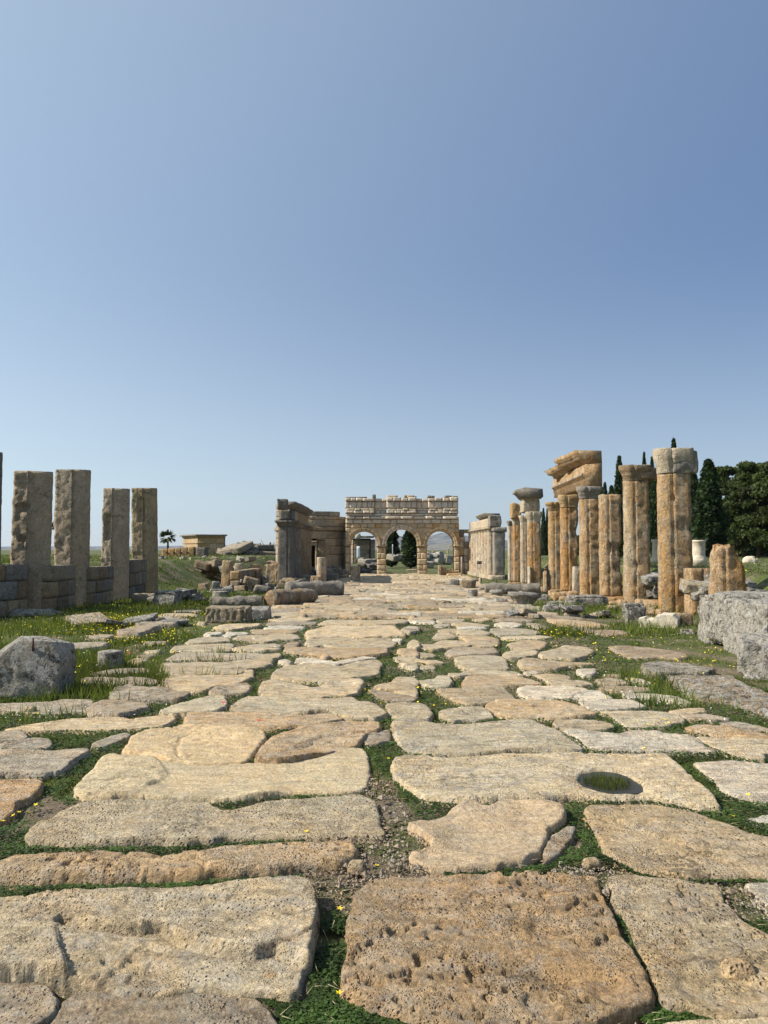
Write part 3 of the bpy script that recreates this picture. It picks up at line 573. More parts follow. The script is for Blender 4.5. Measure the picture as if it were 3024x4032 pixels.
def dprof(r, w, D, na=13, groove=True):
    """half column towards -x in front of a square pier"""
    p = [(-.02-r*math.sin(a), r*math.cos(a)) for a in np.linspace(0.12, math.pi-.12, na)]      # +y side round to -y side
    g_ = [(0.0, -r*.93)] if groove else []
    for t in np.linspace(0, 1, 3): g_.append((.03, -r*.93-(w-r*.93)*t)) if t > 0 else None
    g_ += [(D*t, -w) for t in (.2, .4, .6, .8, 1)]+[(D, w*t) for t in (-.5, 0, .5)]+[(D, w)]+[(D*t, w) for t in (.7, .4, .06)]+[(0., r*.93)]
    cxm = D*.3
    return [(x-cxm, y) for x, y in (p+g_)]
def prism(prof, y0, y1, ny=10, amp=.01, seed=0, skew=0):
    """xz outline run along y"""
    prof = np.array(prof, float); n = len(prof); V = []
    for y in np.linspace(y0, y1, ny): V.append(np.column_stack([prof[:,0]+skew*(y-y0), np.full(n, y), prof[:,1]]))
    V = np.concatenate(V); c = prof.mean(0); f = np.stack([fbm(V*5+seed*3.3+11*i, 4) for i in range(3)], 1); V = V + f*amp*1.6
    F_ = []
    for l in range(ny-1):
        a = l*n+np.arange(n); b = l*n+(np.arange(n)+1) % n; F_ += np.stack([a, b, b+n, a+n], 1).tolist()
    F_.append(list(range(n))[::-1]); F_.append([(ny-1)*n+i for i in range(n)]); return V, F_
def blk(name, size, loc, rz=0, n=10, bev=.03, amp=.015, mat='block', col='beige', parent=None, rot=None, freq=3., chip=.04, taper=(0,0), cj=.08):
    SEED[0] += 1; V, Fc = rbox(size, n, bev, amp, freq, SEED[0], chip, taper)
    return link(name, mesh(name, V, Fc, M[mat]), parent, loc, rot or (0,0,rz), col=jit(COL[col] if isinstance(col, str) else col, cj))
COL.update((k, tuple(.82*q for q in v)) for k, v in dict(rust=(.5,.28,.1), ochre=(.5,.32,.14), cream=(.58,.5,.37), pillar=(.56,.46,.33), gatelow=(.52,.41,.26), gatetop=(.63,.56,.46), dgrey=(.2,.19,.165), mgrey=(.3,.28,.24), lich=(.45,.42,.35), towerc=(.42,.34,.24)).items())
# shared weathered blocks for masonry (unit size, scaled per stone)
POOL = {}
for mt in ('block', 'column', 'dark', 'lichen', 'ashlar'):
    POOL[mt] = [mesh('block', *(lambda a: (a[0]-np.array([0,0,.5]), a[1]))(rbox((1,1,1), 4, .004, .0025, 2.2, 60+i, .03)), M[mt]) for i in range(7)]
def stoneblock(parent, x, y, z, sx, sy, sz, rz=0, mt='block', col='beige', cj=.14, name='block'):
    """x, y, z = centre in the parent's frame"""
    return link(name, random.choice(POOL[mt]), parent, (x, y, z), (0, 0, rz), (sx, sy, sz), jit(COL[col] if isinstance(col, str) else col, cj))
def wallrun(parent, x0, y0, x1, y1, z0, z1, th, courses, bw=(.5,.9), mt='block', cols=('beige',), top=None, name='block'):
    """courses of blocks along a line, joints left open by a few mm"""
    L = math.hypot(x1-x0, y1-y0); a = math.atan2(y1-y0, x1-x0); zz = z0
    hs = np.array([random.uniform(.85, 1.2) for _ in range(courses)]); hs = hs/hs.sum()*(z1-z0)
    for k, h in enumerate(hs):
        s = -random.uniform(0, bw[0])*.5 if k % 2 else 0.; s = max(s, 0) if k == 0 else s
        s = 0
        while s < L-.02:
            wd = random.uniform(*bw); wd = L-s if L-s-wd < bw[0]*.5 else wd
            lim = top((s+wd/2)/L) if top else 9e9
            if zz+h*.6 < lim:
                m = s+wd/2; stoneblock(parent, x0+math.cos(a)*m, y0+math.sin(a)*m, zz+h/2, wd-.012, th*random.uniform(.94,1.03), h-.01, a+random.uniform(-.01,.01), mt, random.choice(cols), name=name)
            s += wd
        zz += h
def loose(u, v, wpx, hpx, label, cat='stone', name='stone_block', group=None, deep=None, mat='block', col='mgrey', rz=None, n=10, bev=.05, amp=.03, z0=0., chip=.08, tilt=0, taper=(.08,.08), freq=3., sink=.05):
    """a stone lying free on the ground: v = its foot, wpx/hpx = its size in the photograph"""
    x, y = G(u, v, z0); W, Hh = wpx*y/F, hpx*y/F; dp = deep or W*.7
    o = blk(name, (W, dp, Hh+sink), (x, y+dp/2, z0-sink), rz if rz is not None else random.uniform(-.2,.2), n, bev, amp, mat, col, chip=chip, taper=taper, freq=freq)
    if tilt: o.rotation_euler[1] = tilt
    return tag(o, label, cat, group)

# ------------------------------------------------------------------ the triple-arched gate
GY = 49.6
gate = thing('triple_arch_gate', (1.15, GY, 0), 'roofless ancient stone gate with three round arches at the end of the street', 'gate')
def gx(X): return (1330+.3014*X-1512)/61.3 - 1.15
def gz(Y): return (1208-Y)/203.
TH = 1.1
def gb(x0, x1, z0, z1, yf=0., th=TH, col='gatelow', mt='ashlar', name='block'):   # yf: how far the face stands proud of the wall plane
    stoneblock(gate, (gx(x0)+gx(x1))/2, -yf+th/2, (gz(z0)+gz(z1))/2, gx(x1)-gx(x0)-.002, th, gz(z1)-gz(z0)-.002, 0, mt, col, cj=.09, name=name)
def gfix(x0, x1, z0, z1, **k): gb(x0, x1, max(z0, z1), min(z0, z1), **k)
ARCH = [(338, 815, 172, 218), (837, 815, 200, 254), (1346, 815, 176, 222)]
def clipblock(X0, X1, Y0, Y1, col):                       # masonry above and between the arches; Y measured downward
    n = 7; x = np.linspace(X0, X1, n); yb = np.full(n, float(Y1))
    for (cx_, cy_, ri, ro) in ARCH:
        r = ro-3; m = np.abs(x-cx_) < r; yb[m] = np.minimum(yb[m], cy_-np.sqrt(r*r-(x[m]-cx_)**2))
    keep = yb > Y0+5
    if not keep.any(): return
    if keep.all() and (yb == Y1).all(): return gfix(X0, X1, Y1, Y0, col=col)
    V, F_ = [], []; yb = np.maximum(yb, Y0+1)
    for yy in (-.0, TH):
        for i in range(n): V.append((gx(x[i])+(.004 if i == 0 else -.004 if i == n-1 else 0), yy, gz(Y0)-.004))
        for i in range(n): V.append((gx(x[i])+(.004 if i == 0 else -.004 if i == n-1 else 0), yy, gz(yb[i])+.004))
    for i in range(n-1):
        F_ += [[i, i+n, i+n+1, i+1], [2*n+i, 2*n+i+1, 3*n+i+1, 3*n+i], [i, i+1, 2*n+i+1, 2*n+i], [n+i, 3*n+i, 3*n+i+1, n+i+1]]
    F_ += [[0, 2*n, 3*n, n], [n-1, 2*n-1, 4*n-1, 3*n-1]]
    link('block', mesh('block', V, F_, M['ashlar'], smooth=False), gate, col=jit(COL[col], .09))
random.seed(5)
for (X0, X1) in ((512,632),(1042,1168),(1525,1592)):      # piers
    lo = 1208 if X0 < 1500 else 1150
    e = [lo, lo-58, lo-130, lo-205, lo-285, 850] if X0 < 1500 else [lo, 1040, 980, 880, 850]
    for a, b in zip(e[:-1], e[1:]):
        if random.random() < .3: m = (X0+X1)/2+random.uniform(-20,20); gfix(X0, m, a, b); gfix(m, X1, a, b)
        else: gfix(X0, X1, a, b, th=TH)
    gfix(X0-4, X1+4, 850, 836, yf=.05, th=TH+.1, name='capital'); gfix(X0-12, X1+12, 836, 816, yf=.1, th=TH+.2, name='capital')
gfix(1525, 1592, 1208, 1150, col='gatelow')
for a, b in ((1208,1060),(1060,940),(940,832)): gfix(95, 160, a, b, yf=-.15)
gfix(88, 168, 832, 814, yf=.0, name='capital')
for (cx_, cy_, ri, ro) in ARCH:                           # voussoirs
    nv = 13 if ri > 190 else 11
    for i in range(nv):
        a0, a1 = math.pi*i/nv, math.pi*(i+1)/nv; V, F_ = [], []; prof = [(ri, -.02), (ri+8, -.05), (ro-14, -.05), (ro-12, -.11), (ro, -.11), (ro, TH), (ri, TH)]
        j = random.uniform(-.012, .012); aa = np.linspace(a0+.012, a1-.012, 4); m_ = len(prof)
        for a in aa:
            for (r, yy) in prof: V.append((gx(cx_+r*math.cos(a)), yy+j, gz(cy_-r*math.sin(a))))
        for k in range(3):
            for q in range(m_): F_.append([k*m_+q, k*m_+(q+1) % m_, (k+1)*m_+(q+1) % m_, (k+1)*m_+q])
        F_ += [list(range(m_))[::-1], [3*m_+q for q in range(m_)]]
        link('voussoir', mesh('voussoir', V, F_, M['ashlar'], smooth=False), gate, col=jit(COL['gatetop' if ri > 190 and i > 3 else 'gatelow'], .12))
def course(Y0, Y1, xs0, xs1, bw, fn):
    x = xs0
    while x < xs1-1:
        wd = random.uniform(*bw); wd = xs1-x if xs1-x-wd < bw[0]*.6 else wd; fn(x, x+wd, Y0, Y1); x += wd
for (a, b) in ((540,600),(600,655),(655,735),(735,815)):
    course(a, b, 100, 1588, (60,125), lambda x0,x1,y0,y1: clipblock(x0, x1, y0, y1, 'gatelow' if random.random() < .8 else 'ochre'))
course(480, 540, 100, 1586, (80,135), lambda x0,x1,y0,y1: gfix(x0, x1, y1, y0, yf=.02, col='gatetop'))
course(442, 480, 104, 1582, (90,200), lambda x0,x1,y0,y1: gfix(x0, x1, y1, y0+random.uniform(0,8), yf=.16+random.uniform(-.07,.05), th=TH+.2, col='gatetop', name='cornice_block'))
course(408, 441, 108, 1570, (230,420), lambda x0,x1,y0,y1: gfix(x0, x1, y1, y0, yf=.05, th=TH, col='gatetop'))
bays = [(96,478,.1),(478,636,-.08),(636,1030,.1),(1030,1182,-.08),(1182,1578,.1)]
for (X0, X1, pr) in bays:
    lip = pr > 0
    course(372, 407, X0, X1, (70,130), lambda x0,x1,y0,y1: gfix(x0, x1, y1, y0, yf=pr+(.09 if lip else 0), th=TH+pr*.5, col='gatetop'))
    if lip: course(342, 371, X0+14, X1-2, (70,130), lambda x0,x1,y0,y1: gfix(x0, x1, y1, y0+random.choice([0,0,6]), yf=pr+.06+random.choice([0,.04]), th=TH, col='cream', name='moulding'))
    else: course(342, 371, X0, X1, (70,130), lambda x0,x1,y0,y1: gfix(x0, x1, y1, y0, yf=pr, th=.6, col='gatetop'))
    course(248, 341, X0, X1, (55,105), lambda x0,x1,y0,y1: gfix(x0, x1, y1, y0, yf=pr, th=TH if lip else .6, col='gatetop'))
    course(202 if lip else 212, 247, X0, X1, (70,130), lambda x0,x1,y0,y1: gfix(x0, x1, y1, y0+random.uniform(-8,9), yf=pr+(.1 if lip else .1), th=TH if lip else .7, col='gatetop', name='cornice_block'))
for (x0, x1, y0, c) in ((450,496,157,'dgrey'),(632,785,168,'cream'),(865,905,166,'mgrey'),(906,1000,168,'gatelow'),(1001,1030,178,'mgrey'),(1172,1215,170,'mgrey'),(1217,1270,174,'dgrey'),(1402,1488,171,'dgrey'),(1490,1572,176,'mgrey'),(98,240,190,'mgrey'),(245,380,188,'mgrey')):
    gfix(x0, x1, 203 if y0 < 186 else 199, y0, yf=.06, th=.8, col=c)

# ------------------------------------------------------------------ round tower left of the gate
TX, TY, TR = -4.85, 51.6, 2.32
tower = thing('round_tower', (TX, TY, 0), 'squat round tower of large squared blocks with a dark doorway, left of the gate', 'tower')
def tz(Y): return at(1220, 1900+.2411*Y, TY-TR)[1]
th_ = [(1340,1180),(1180,1035),(1035,915),(915,783),(783,722),(722,602),(602,545),(545,466),(466,405),(405,330)]
cyl, cf = loft(circle(TR-.5, 28), [(0,1,0,0),(tz(480),1,0,0)], 0.0)
link('inner_wall', mesh('inner_wall', cyl, cf, M['core']), tower)
random.seed(9); DA0, DA1 = math.radians(268.5), math.radians(285.5)
for k, (a, b) in enumerate(th_):
    z0, z1 = tz(a), tz(b); ang = math.radians(150)+random.uniform(0,.1)
    if k == 0: z0 = -.1
    while ang < math.radians(395):
        da = random.uniform(.24,.4)
        if k <= 2 and ang < DA0 < ang+da: da = DA0-ang
        if k <= 2 and DA0-.001 <= ang < DA1: ang = DA1; continue
        mid = ang+da/2; dg = math.degrees(mid) % 360; px = TX+TR*math.cos(mid); u = CX+px/(TY+TR*math.sin(mid))*F
        if k >= 8 and not (165 < dg < (238 if k == 9 else 262)): ang += da; continue
        if k == 7 and (dg < 165 or (330 < dg)): ang += da; continue
        door = da < .02
        if not door:
            pr = .09 if k == 4 else 0; wdt = 2*(TR+pr)*math.tan(da/2)
            stoneblock(tower, (TR-.22+pr)*math.cos(mid), (TR-.22+pr)*math.sin(mid), (z0+z1)/2, wdt+.01, .5, z1-z0-.004, mid+math.pi/2, 'block', 'towerc' if not (k in (7,) ) else 'mgrey', cj=.12, name='moulding' if k == 4 else 'block')
        ang += da
# doorway: stone frame, with a dark panel standing in for the shade inside
dx0, dx1 = (1215-CX)/F*49.4-TX, (1248-CX)/F*49.4-TX; dmx = (dx0+dx1)/2; dy = -math.sqrt(TR*TR-dmx*dmx)-.12; dtop = tz(1030)
door = thing('doorframe', (dmx, dy, 0), None, None); door.parent = tower
for sx in (-1, 1): stoneblock(door, sx*.27, 0, dtop/2, .15, .4, dtop, 0, 'block', 'gatelow', name='jamb')
stoneblock(door, 0, 0, dtop+.1, .74, .42, .2, 0, 'block', 'gatelow', name='lintel'); stoneblock(door, 0, -.03, dtop+.25, .86, .5, .09, 0, 'block', 'gatelow', name='hood')
V, F_ = rbox((.42, .05, dtop), 4, .004, 0); link('door_shade_panel', mesh('door_shade_panel', V, F_, M['core']), door, (0, .72, 0), col=(.02,.02,.02))

# wall right of the gate
gw = thing('ruined_wall', (5.45, 50.2, 0), 'grey stone wall with gaps in its blocks, between the gate and the pale colonnade', 'wall')
def w5(Y): return at(1840, 1900+.2411*Y, 50)[1]
for k, (a, b) in enumerate(((1560,1430),(1430,1300),(1300,1190),(1190,1070),(1070,960),(960,885),(885,825),(825,765))):
    x = -.62
    while x < .72:
        wd = random.uniform(.26,.42) if k < 6 else random.uniform(.3,.5)
        if not ((k in (5,6)) and -.35 < x < -.05): stoneblock(gw, x+wd/2, random.uniform(-.03,.03), (w5(a)+w5(b))/2, wd-.01, .6, w5(b)-w5(a)-.01, 0, 'block', random.choice(['mgrey','gatetop','gatelow']))
        x += wd
V, F_ = rbox((1.2,.3,w5(960)), 4, .01, 0); link('inner_wall', mesh('inner_wall', V, F_, M['core']), gw, (.05,.35,0))

# ------------------------------------------------------------------ left: half-column screen in front of the tower
ls = thing('left_colonnade', (-4.7, 36.8, 0), 'grey half-column screen with a broken cornice standing in front of the round tower', 'colonnade')
Y1_ = 8.4
for i, yy in enumerate(np.linspace(0, Y1_, 7)):
    V, F_ = loft(dprof(.3, .3, .5)[::-1], [(z, 1-.03*z, 0, 0) for z in np.linspace(0, 2.72, 22)], .02, 3, 80+i); V[:,0] *= -1
    c = link('half_column', mesh('half_column', V, [f[::-1] for f in F_], M['column' if i > 1 else 'dark']), ls, (0, yy, 0), col=jit(COL['dgrey' if i == 0 else 'mgrey' if i < 3 else 'tan'], .08))
    cp = [(0,1.0,0,0),(.08,1.12,0,0),(.16,1.15,0,0),(.17,1.34,0,0),(.27,1.38,0,0)]
    V, F_ = loft(dprof(.3, .3, .5)[::-1], cp, .012, 5, 90+i); V[:,0] *= -1
    link('capital', mesh('capital', V, [f[::-1] for f in F_], M['dark' if i == 0 else 'column']), ls, (0, yy, 2.72), col=jit(COL['dgrey' if i == 0 else 'mgrey'], .08))
    if i < 6: stoneblock(ls, -.2, yy+Y1_/12, 1.36, .25, Y1_/6-.52, 2.7, 0, 'block', 'gatelow', name='infill_slab')
for i in range(6): stoneblock(ls, -.02, (i+.5)*Y1_/6, 3.27, .6, Y1_/6-.01, .54, 0, 'block', ['dgrey','gatelow','ochre','gatelow','ochre','gatelow'][i], name='architrave_block')
cpr = [(-.3,0),(.25,0),(.3,.08),(.42,.13),(.45,.22),(.52,.27),(.52,.36),(-.32,.36)]
for i in range(5):
    V, F_ = prism(cpr, 0, Y1_/5-.02, 8, .025, 30+i); link('cornice_block', mesh('cornice_block', V, F_, M['dark']), ls, (-.03+random.uniform(-.03,.03), .1+i*Y1_/5, 3.56-.0*i), (0, 0, random.uniform(-.03,.03)), col=jit(COL['mgrey'], .1))
blk('broken_block', (.5,.5,.5), (-.12,-.3,3.5), .1, 8, .05, .04, 'dark', 'dgrey', ls)

# ------------------------------------------------------------------ right: pale colonnade next to the gate
def kcol(r, w_, D, h, seed, amp=.02, tap=.035, nz=26, chips=()):
    lv = [(z, 1-tap*z/h, 0, 0) for z in np.linspace(0, h, int(nz*2.8))]; V, F_ = loft(dprof(r, w_, D, 21), lv, amp, 7, seed, zw=.7); pt = sstep(.25, .5, fbm(V*7+seed*1.7, 3))*sstep(-.1, .3, fbm(V*1.5+seed, 2)); V[:,0] -= np.sign(V[:,0])*pt*.022*(r/.3); V[:,1] -= np.sign(V[:,1])*pt*.018*(r/.3)
    # broken bites: (z, angle side -1 left / 1 right, radius, depth)
    for (bz, bx, by, br, bd) in chips:
        q = np.sqrt((V[:,0]-bx)**2+(V[:,1]-by)**2+(V[:,2]-bz)**2); m = (1-sstep(br*.5, br, q))*(1+.5*fbm(V*9+seed, 3)); V[:,0] -= m*bd*.55*np.sign(V[:,0]); V[:,1] -= m*bd*.3*np.sign(V[:,1])
    return V, [f[::-1] for f in F_]
def capital(r, w_, D, h, seed, flare=1.32, amp=.012):
    lv = [(0,.98,0,0),(h*.04,1.0,0,0),(h*.3,1.02,0,0),(h*.34,1.08,0,0),(h*.42,1.08,0,0),(h*.6,1.2,0,0),(h*.68,flare,0,0),(h*.95,flare*1.02,0,0),(h,flare,0,0)]
    V, F_ = loft(dprof(r, w_, D), lv, amp, 5, seed); return V, [f[::-1] for f in F_]
rs = thing('pale_colonnade', (5.95, 41.9, 0), 'sunlit cream half-column screen carrying a broken entablature, right of the gate', 'colonnade'); rs.rotation_euler[2] = .035
L_ = 7.9
for i, yy in enumerate(np.linspace(.75, L_, 8)):
    V, F_ = kcol(.23, .26, .4, 2.38, 110+i, .012); link('half_column', mesh('half_column', V, F_, M['column']), rs, (.15, yy, .22), col=jit(COL['cream'], .06))
    V, F_ = capital(.23, .26, .4, .24, 120+i); link('capital', mesh('capital', V, F_, M['block']), rs, (.15, yy, 2.6), col=jit(COL['cream'], .06))
    if i < 7: stoneblock(rs, .3, yy+.5, 1.4, .2, .5, 2.4, 0, 'block', 'cream', name='infill_slab')
blk('end_pier', (.62,.5,2.32), (.28,-.1,.24), 0, 22, .05, .02, 'block', 'mgrey', rs); blk('end_pier_capital', (.72,.62,.25), (.3,-.1,2.56), 0, 12, .04, .02, 'dark', 'mgrey', rs)
for i in range(5): stoneblock(rs, .12, .6+(i+.5)*(L_-.6)/5, 3.1, .5, (L_-.6)/5-.01, .52, 0, 'block', 'cream', name='architrave_block', cj=.06)
blk('architrave_block', (.62,.6,.64), (.15,.42,2.84), 0, 16, .05, .03, 'dark', 'mgrey', rs)
cp2 = [(.35,0),(-.25,0),(-.3,.06),(-.42,.1),(-.44,.18),(-.5,.22),(-.5,.28),(.4,.26)]
for i, (a, b) in enumerate(((.9,2.4),(2.42,3.9))):
    V, F_ = prism(cp2, a, b, 8, .02, 50+i); link('cornice_block', mesh('cornice_block', V, [f[::-1] for f in F_], M['block']), rs, (.15,0,3.37-.02*i), col=jit(COL['mgrey'], .06))
for i in range(9): stoneblock(rs, .1, -.2+i*1.0, .1, .8, .97, .26, random.uniform(-.03,.03), 'block', 'cream', name='base_block')

# ------------------------------------------------------------------ right: free-standing half columns
def column(u, v, wpx, vtop, label, seed, cap=None, col='ochre', capcol='cream', chips=(), rz=0, base=None, D=None, amp=.03, extra=None, lean=0, rough_top=False):
    """u, v: middle of the foot; vtop: top of the shaft; cap: (v of its top, flare)"""
    x, y = G(u, v); W = wpx*y/F; r = W*.36; D_ = D or W*.62; z1 = at(u, vtop, y)[1]; z0 = base or 0
    t = thing('half_column', (x, y, 0), label, 'column', 'half columns of the right-hand colonnade', rz); t.rotation_euler[1] = lean
    V, F_ = kcol(r, r*1.02, D_, z1-z0, seed, amp, chips=chips); link('shaft', mesh('shaft', V, F_, M['column']), t, (0,0,z0), col=jit(COL[col], .04))
    if cap:
        zc = at(u, cap[0], y)[1]; V, F_ = capital(r*.96, r*.98, D_*.96, zc-z1-.01, seed+1, cap[1], .02); link('capital', mesh('capital', V, F_, M['block']), t, (0,0,z1+.01), col=jit(COL[capcol], .05))
    if base: blk('plinth', (W*1.1, W*.95, base+.05), (0, 0, -.06), 0, 8, .04, .025, 'block', 'ochre', t)
    return t, x, y, z1, r, D_
c6 = column(2663, 2412, 118, 1868, 'nearest and tallest half column, white upper shaft, with a broad grey block capital', 201, (1770, 1.22), 'ochre', chips=[(2.9,-.15,-.2,.14,.08),(2.2,.2,-.25,.25,.1),(.9,.1,-.3,.12,.08)], amp=.035)
blk('capital_block', (.6,.6,.55), (.2,0,c6[3]+.02), 0, 18, .03, .035, 'dark', 'mgrey', c6[0])
c5 = column(2512, 2378, 92, 1897, 'tall half column with a flared brown capital, second from the right', 202, (1834, 1.3), 'tan', 'brown', chips=[(1.1,-.1,-.25,.2,.06),(2.7,.25,-.25,.1,.06)], amp=.03)
blk('capital_block', (.62,.55,.42), (.28,0,c5[3]+.0), 0, 12, .05, .035, 'dark', 'brown', c5[0])
c4 = column(2408, 2366, 80, 1949, 'headless pitted pale column with its rear side eaten away', 203, None, 'tan', chips=[(1.4,.3,-.1,.35,.14),(.9,.28,-.2,.25,.1),(1.5,0,-.28,.25,.08)], amp=.045, base=.16)
c3 = column(2328, 2355, 76, 1966, 'half column carrying the near end of the standing entablature', 204, (1918, 1.28), 'ochre', 'mgrey', chips=[(1.7,.15,-.3,.16,.1)], amp=.03)
c2 = column(2246, 2338, 66, 2000, 'reddish half column under the middle of the standing entablature', 205, (1950, 1.25), 'rust', 'tan', chips=[(2.2,.2,-.2,.3,.1),(1.2,.2,-.2,.3,.08)], amp=.035, base=.12)
c1 = column(2192, 2331, 54, 2013, 'narrow half column under the far end of the standing entablature', 206, (1978, 1.35), 'ochre', 'tan', amp=.025, base=.12)
b4 = column(2106, 2311, 50, 2058, 'orange half column below the tall white upright block', 207, (2015, 1.25), 'rust', 'cream', amp=.02, base=.14)
b3 = column(2070, 2305, 34, 2056, 'cream pilaster just left of the orange column below the white block', 208, (2030, 1.25), 'cream', 'cream', amp=.015, base=.12)
b2 = column(2038, 2299, 32, 2070, 'slender orange column carrying a rounded orange block', 209, (2040, 1.3), 'rust', 'cream', amp=.018, base=.12)
b1 = column(2016, 2297, 26, 2072, 'narrow sunlit pilaster, leftmost of the orange columns', 210, (2050, 1.3), 'cream', 'mgrey', amp=.012, base=.12)
def topblock(u0, u1, v0, v1, d, depth, label, mat='block', col='ochre', name='entablature_block', rz=0, n=14, cat='stone block', amp=.03, tilt=0, **k):
    x0, z0 = at(u0, v1, d); x1, z1 = at(u1, v0, d)
    o = blk(name, (x1-x0, depth, z1-z0), ((x0+x1)/2, d+depth/2, z0), rz, n, .05, amp, mat, col, **k); o.rotation_euler[1] = tilt; return tag(o, label, cat)
topblock(2060, 2127, 1952, 2017, 33.3, .9, 'tall white upright block standing on the orange half column', col='cream')
topblock(2015, 2054, 1982, 2042, 36, .6, 'rounded orange block on the slender orange column', col='ochre', amp=.05)
# cornice lump above the white block
V, F_ = prism([(.45,0),(-.5,-.02),(-.62,.18),(-.72,.22),(-.74,.32),(-.3,.44),(.4,.4)], 0, 1.0, 10, .05, 61); x_, z_ = at(2098, 1957, 33.1)
tag(link('cornice_fragment', mesh('cornice_fragment', V, [f[::-1] for f in F_], M['dark']), None, (x_, 33.1, z_-.02), (0,0,-.05), col=COL['mgrey']), 'overhanging grey cornice fragment lying on top of the tall white block', 'cornice stone')
pg = loose(2150, 2300, 34, 260, 'tall grey weathered pier half hidden behind the orange columns', 'pier', 'stone_pier', mat='lichen', col='mgrey', n=26, amp=.02, deep=.5, z0=0, rz=0, taper=(0,0)); pg.location.y += 2
# standing entablature on three columns
def at3(u, v, d): x, z = at(u, v, d); return x, d, z
X0_, D0_, X1_, D1_ = 6.82, 25.75, 7.02, 31.6
ent = thing('entablature', (X0_, D0_, 0), 'long ochre architrave with dentils resting across three half columns', 'entablature'); ent.rotation_euler[2] = -math.atan2(X1_-X0_, D1_-D0_)
zb = at(2300, 1917, 25.8)[1]+.02; ztp = at(2300, 1826, 25.8)[1]; Hn = ztp-zb
ap = [(.5,0),(-.02,0),(-.02,Hn*.22),(-.05,Hn*.24),(-.05,Hn*.42),(-.1,Hn*.45),(-.1,Hn*.62),(-.07,Hn*.64),(-.07,Hn*.97),(.5,Hn)]
for i in range(3):
    a, b = i*1.95, (i+1)*1.95-.02; V, F_ = prism(ap, a, b, 16, .018, 70+i); link('architrave_block', mesh('architrave_block', V, [f[::-1] for f in F_], M['column']), ent, (0,0,zb), col=jit(COL['ochre'], .05))
for k in range(17): stoneblock(ent, -.14, .25+k*.33, zb+Hn*.54, .08, .17, .1, 0, 'column', 'cream', name='dentil')
V, F_ = prism([(.45,0),(-.1,0),(-.16,.1),(-.32,.14),(-.34,.26),(-.46,.32),(-.46,.44),(.45,.42)], 0, 2.5, 16, .03, 77)
o = link('cornice_fragment', mesh('cornice_fragment', V, [f[::-1] for f in F_], M['column']), None, (6.95, 26.0, ztp+.03), (-.0,0,.06), col=COL['ochre']); tag(o, 'near cornice stone lying askew on top of the long ochre architrave', 'cornice stone')
V, F_ = prism([(.4,0),(-.1,0),(-.16,.1),(-.34,.14),(-.36,.22),(-.46,.3),(.4,.3)], 0, 2.1, 12, .03, 78)
o = link('cornice_fragment', mesh('cornice_fragment', V, [f[::-1] for f in F_], M['column']), None, (6.98, 28.6, ztp-.0), (-.03,0,.05), col=COL['tan']); tag(o, 'far cornice stone, lower and thinner, on the long ochre architrave', 'cornice stone')
# stub d7 and low walls between columns
x_, y_ = G(2860, 2400); y_ = 17.4; x_ = (2858-CX)/F*y_; zt = at(2860, 2150, y_)[1]
stub = thing('column_stub', (x_, y_, 0), 'broken orange column stump with a rounded top, far right behind the grey wall', 'column')
V, F_ = kcol(.27, .28, .5, zt, 220, .05, .25, 20, chips=[(zt,.35,0,.5,.2),(zt,-.3,0,.2,.1)]); link('shaft', mesh('shaft', V, F_, M['column']), stub, col=COL['rust'])
lw = thing('low_wall', (7.85, 18.9, 0), 'two-course pale block wall between the nearest column and the orange stump', 'wall')
for zc, hh in ((.32,.62),(.9,.5)):
    xx = -.42
    for wd in ((.3,.62) if zc > .5 else (.5,.45)): stoneblock(lw, xx+wd/2, 0, zc, wd-.01, .5, hh, 0, 'column', 'tan', name='block'); xx += wd
for (u, v, wp, hp, lab, c) in ((2475,2372,26,150,'upright yellow door-jamb stone leaning against the second column','ochre'),(2277,2350,36,120,'cream upright slab between two orange columns','cream'),(2152,2332,18,95,'rounded ochre slab at the foot of the narrow column','ochre'),(2087,2312,12,95,'slim white post beside the orange column base','white'),(2335,2352,24,60,'small cream slab wedged behind the entablature column','cream')):
    loose(u, v, wp, hp, lab, 'stone slab', 'upright_slab', mat='column', col=c, rz=0, deep=.3, n=14, amp=.02)
# plinth stones under the row
pls = [(2205,2362,50,28),(2232,2358,34,24),(2262,2366,40,36),(2395,2372,70,20),(2430,2392,40,22),(2458,2400,34,34),(2590,2398,90,34),(2545,2386,60,24),(2110,2334,40,22),(2150,2330,44,20),(2182,2345,30,20),(2050,2318,50,18),(2020,2312,40,16),(2620,2430,36,30),(2690,2442,60,26)]
for (u, v, wp, hp) in pls: loose(u, v, wp, hp, 'squat ochre footing stone under the right-hand columns', 'footing stone', 'footing_stone', 'footing stones under the right-hand columns', mat='column', col='ochre', rz=random.uniform(-.1,.1), deep=.5, n=8)

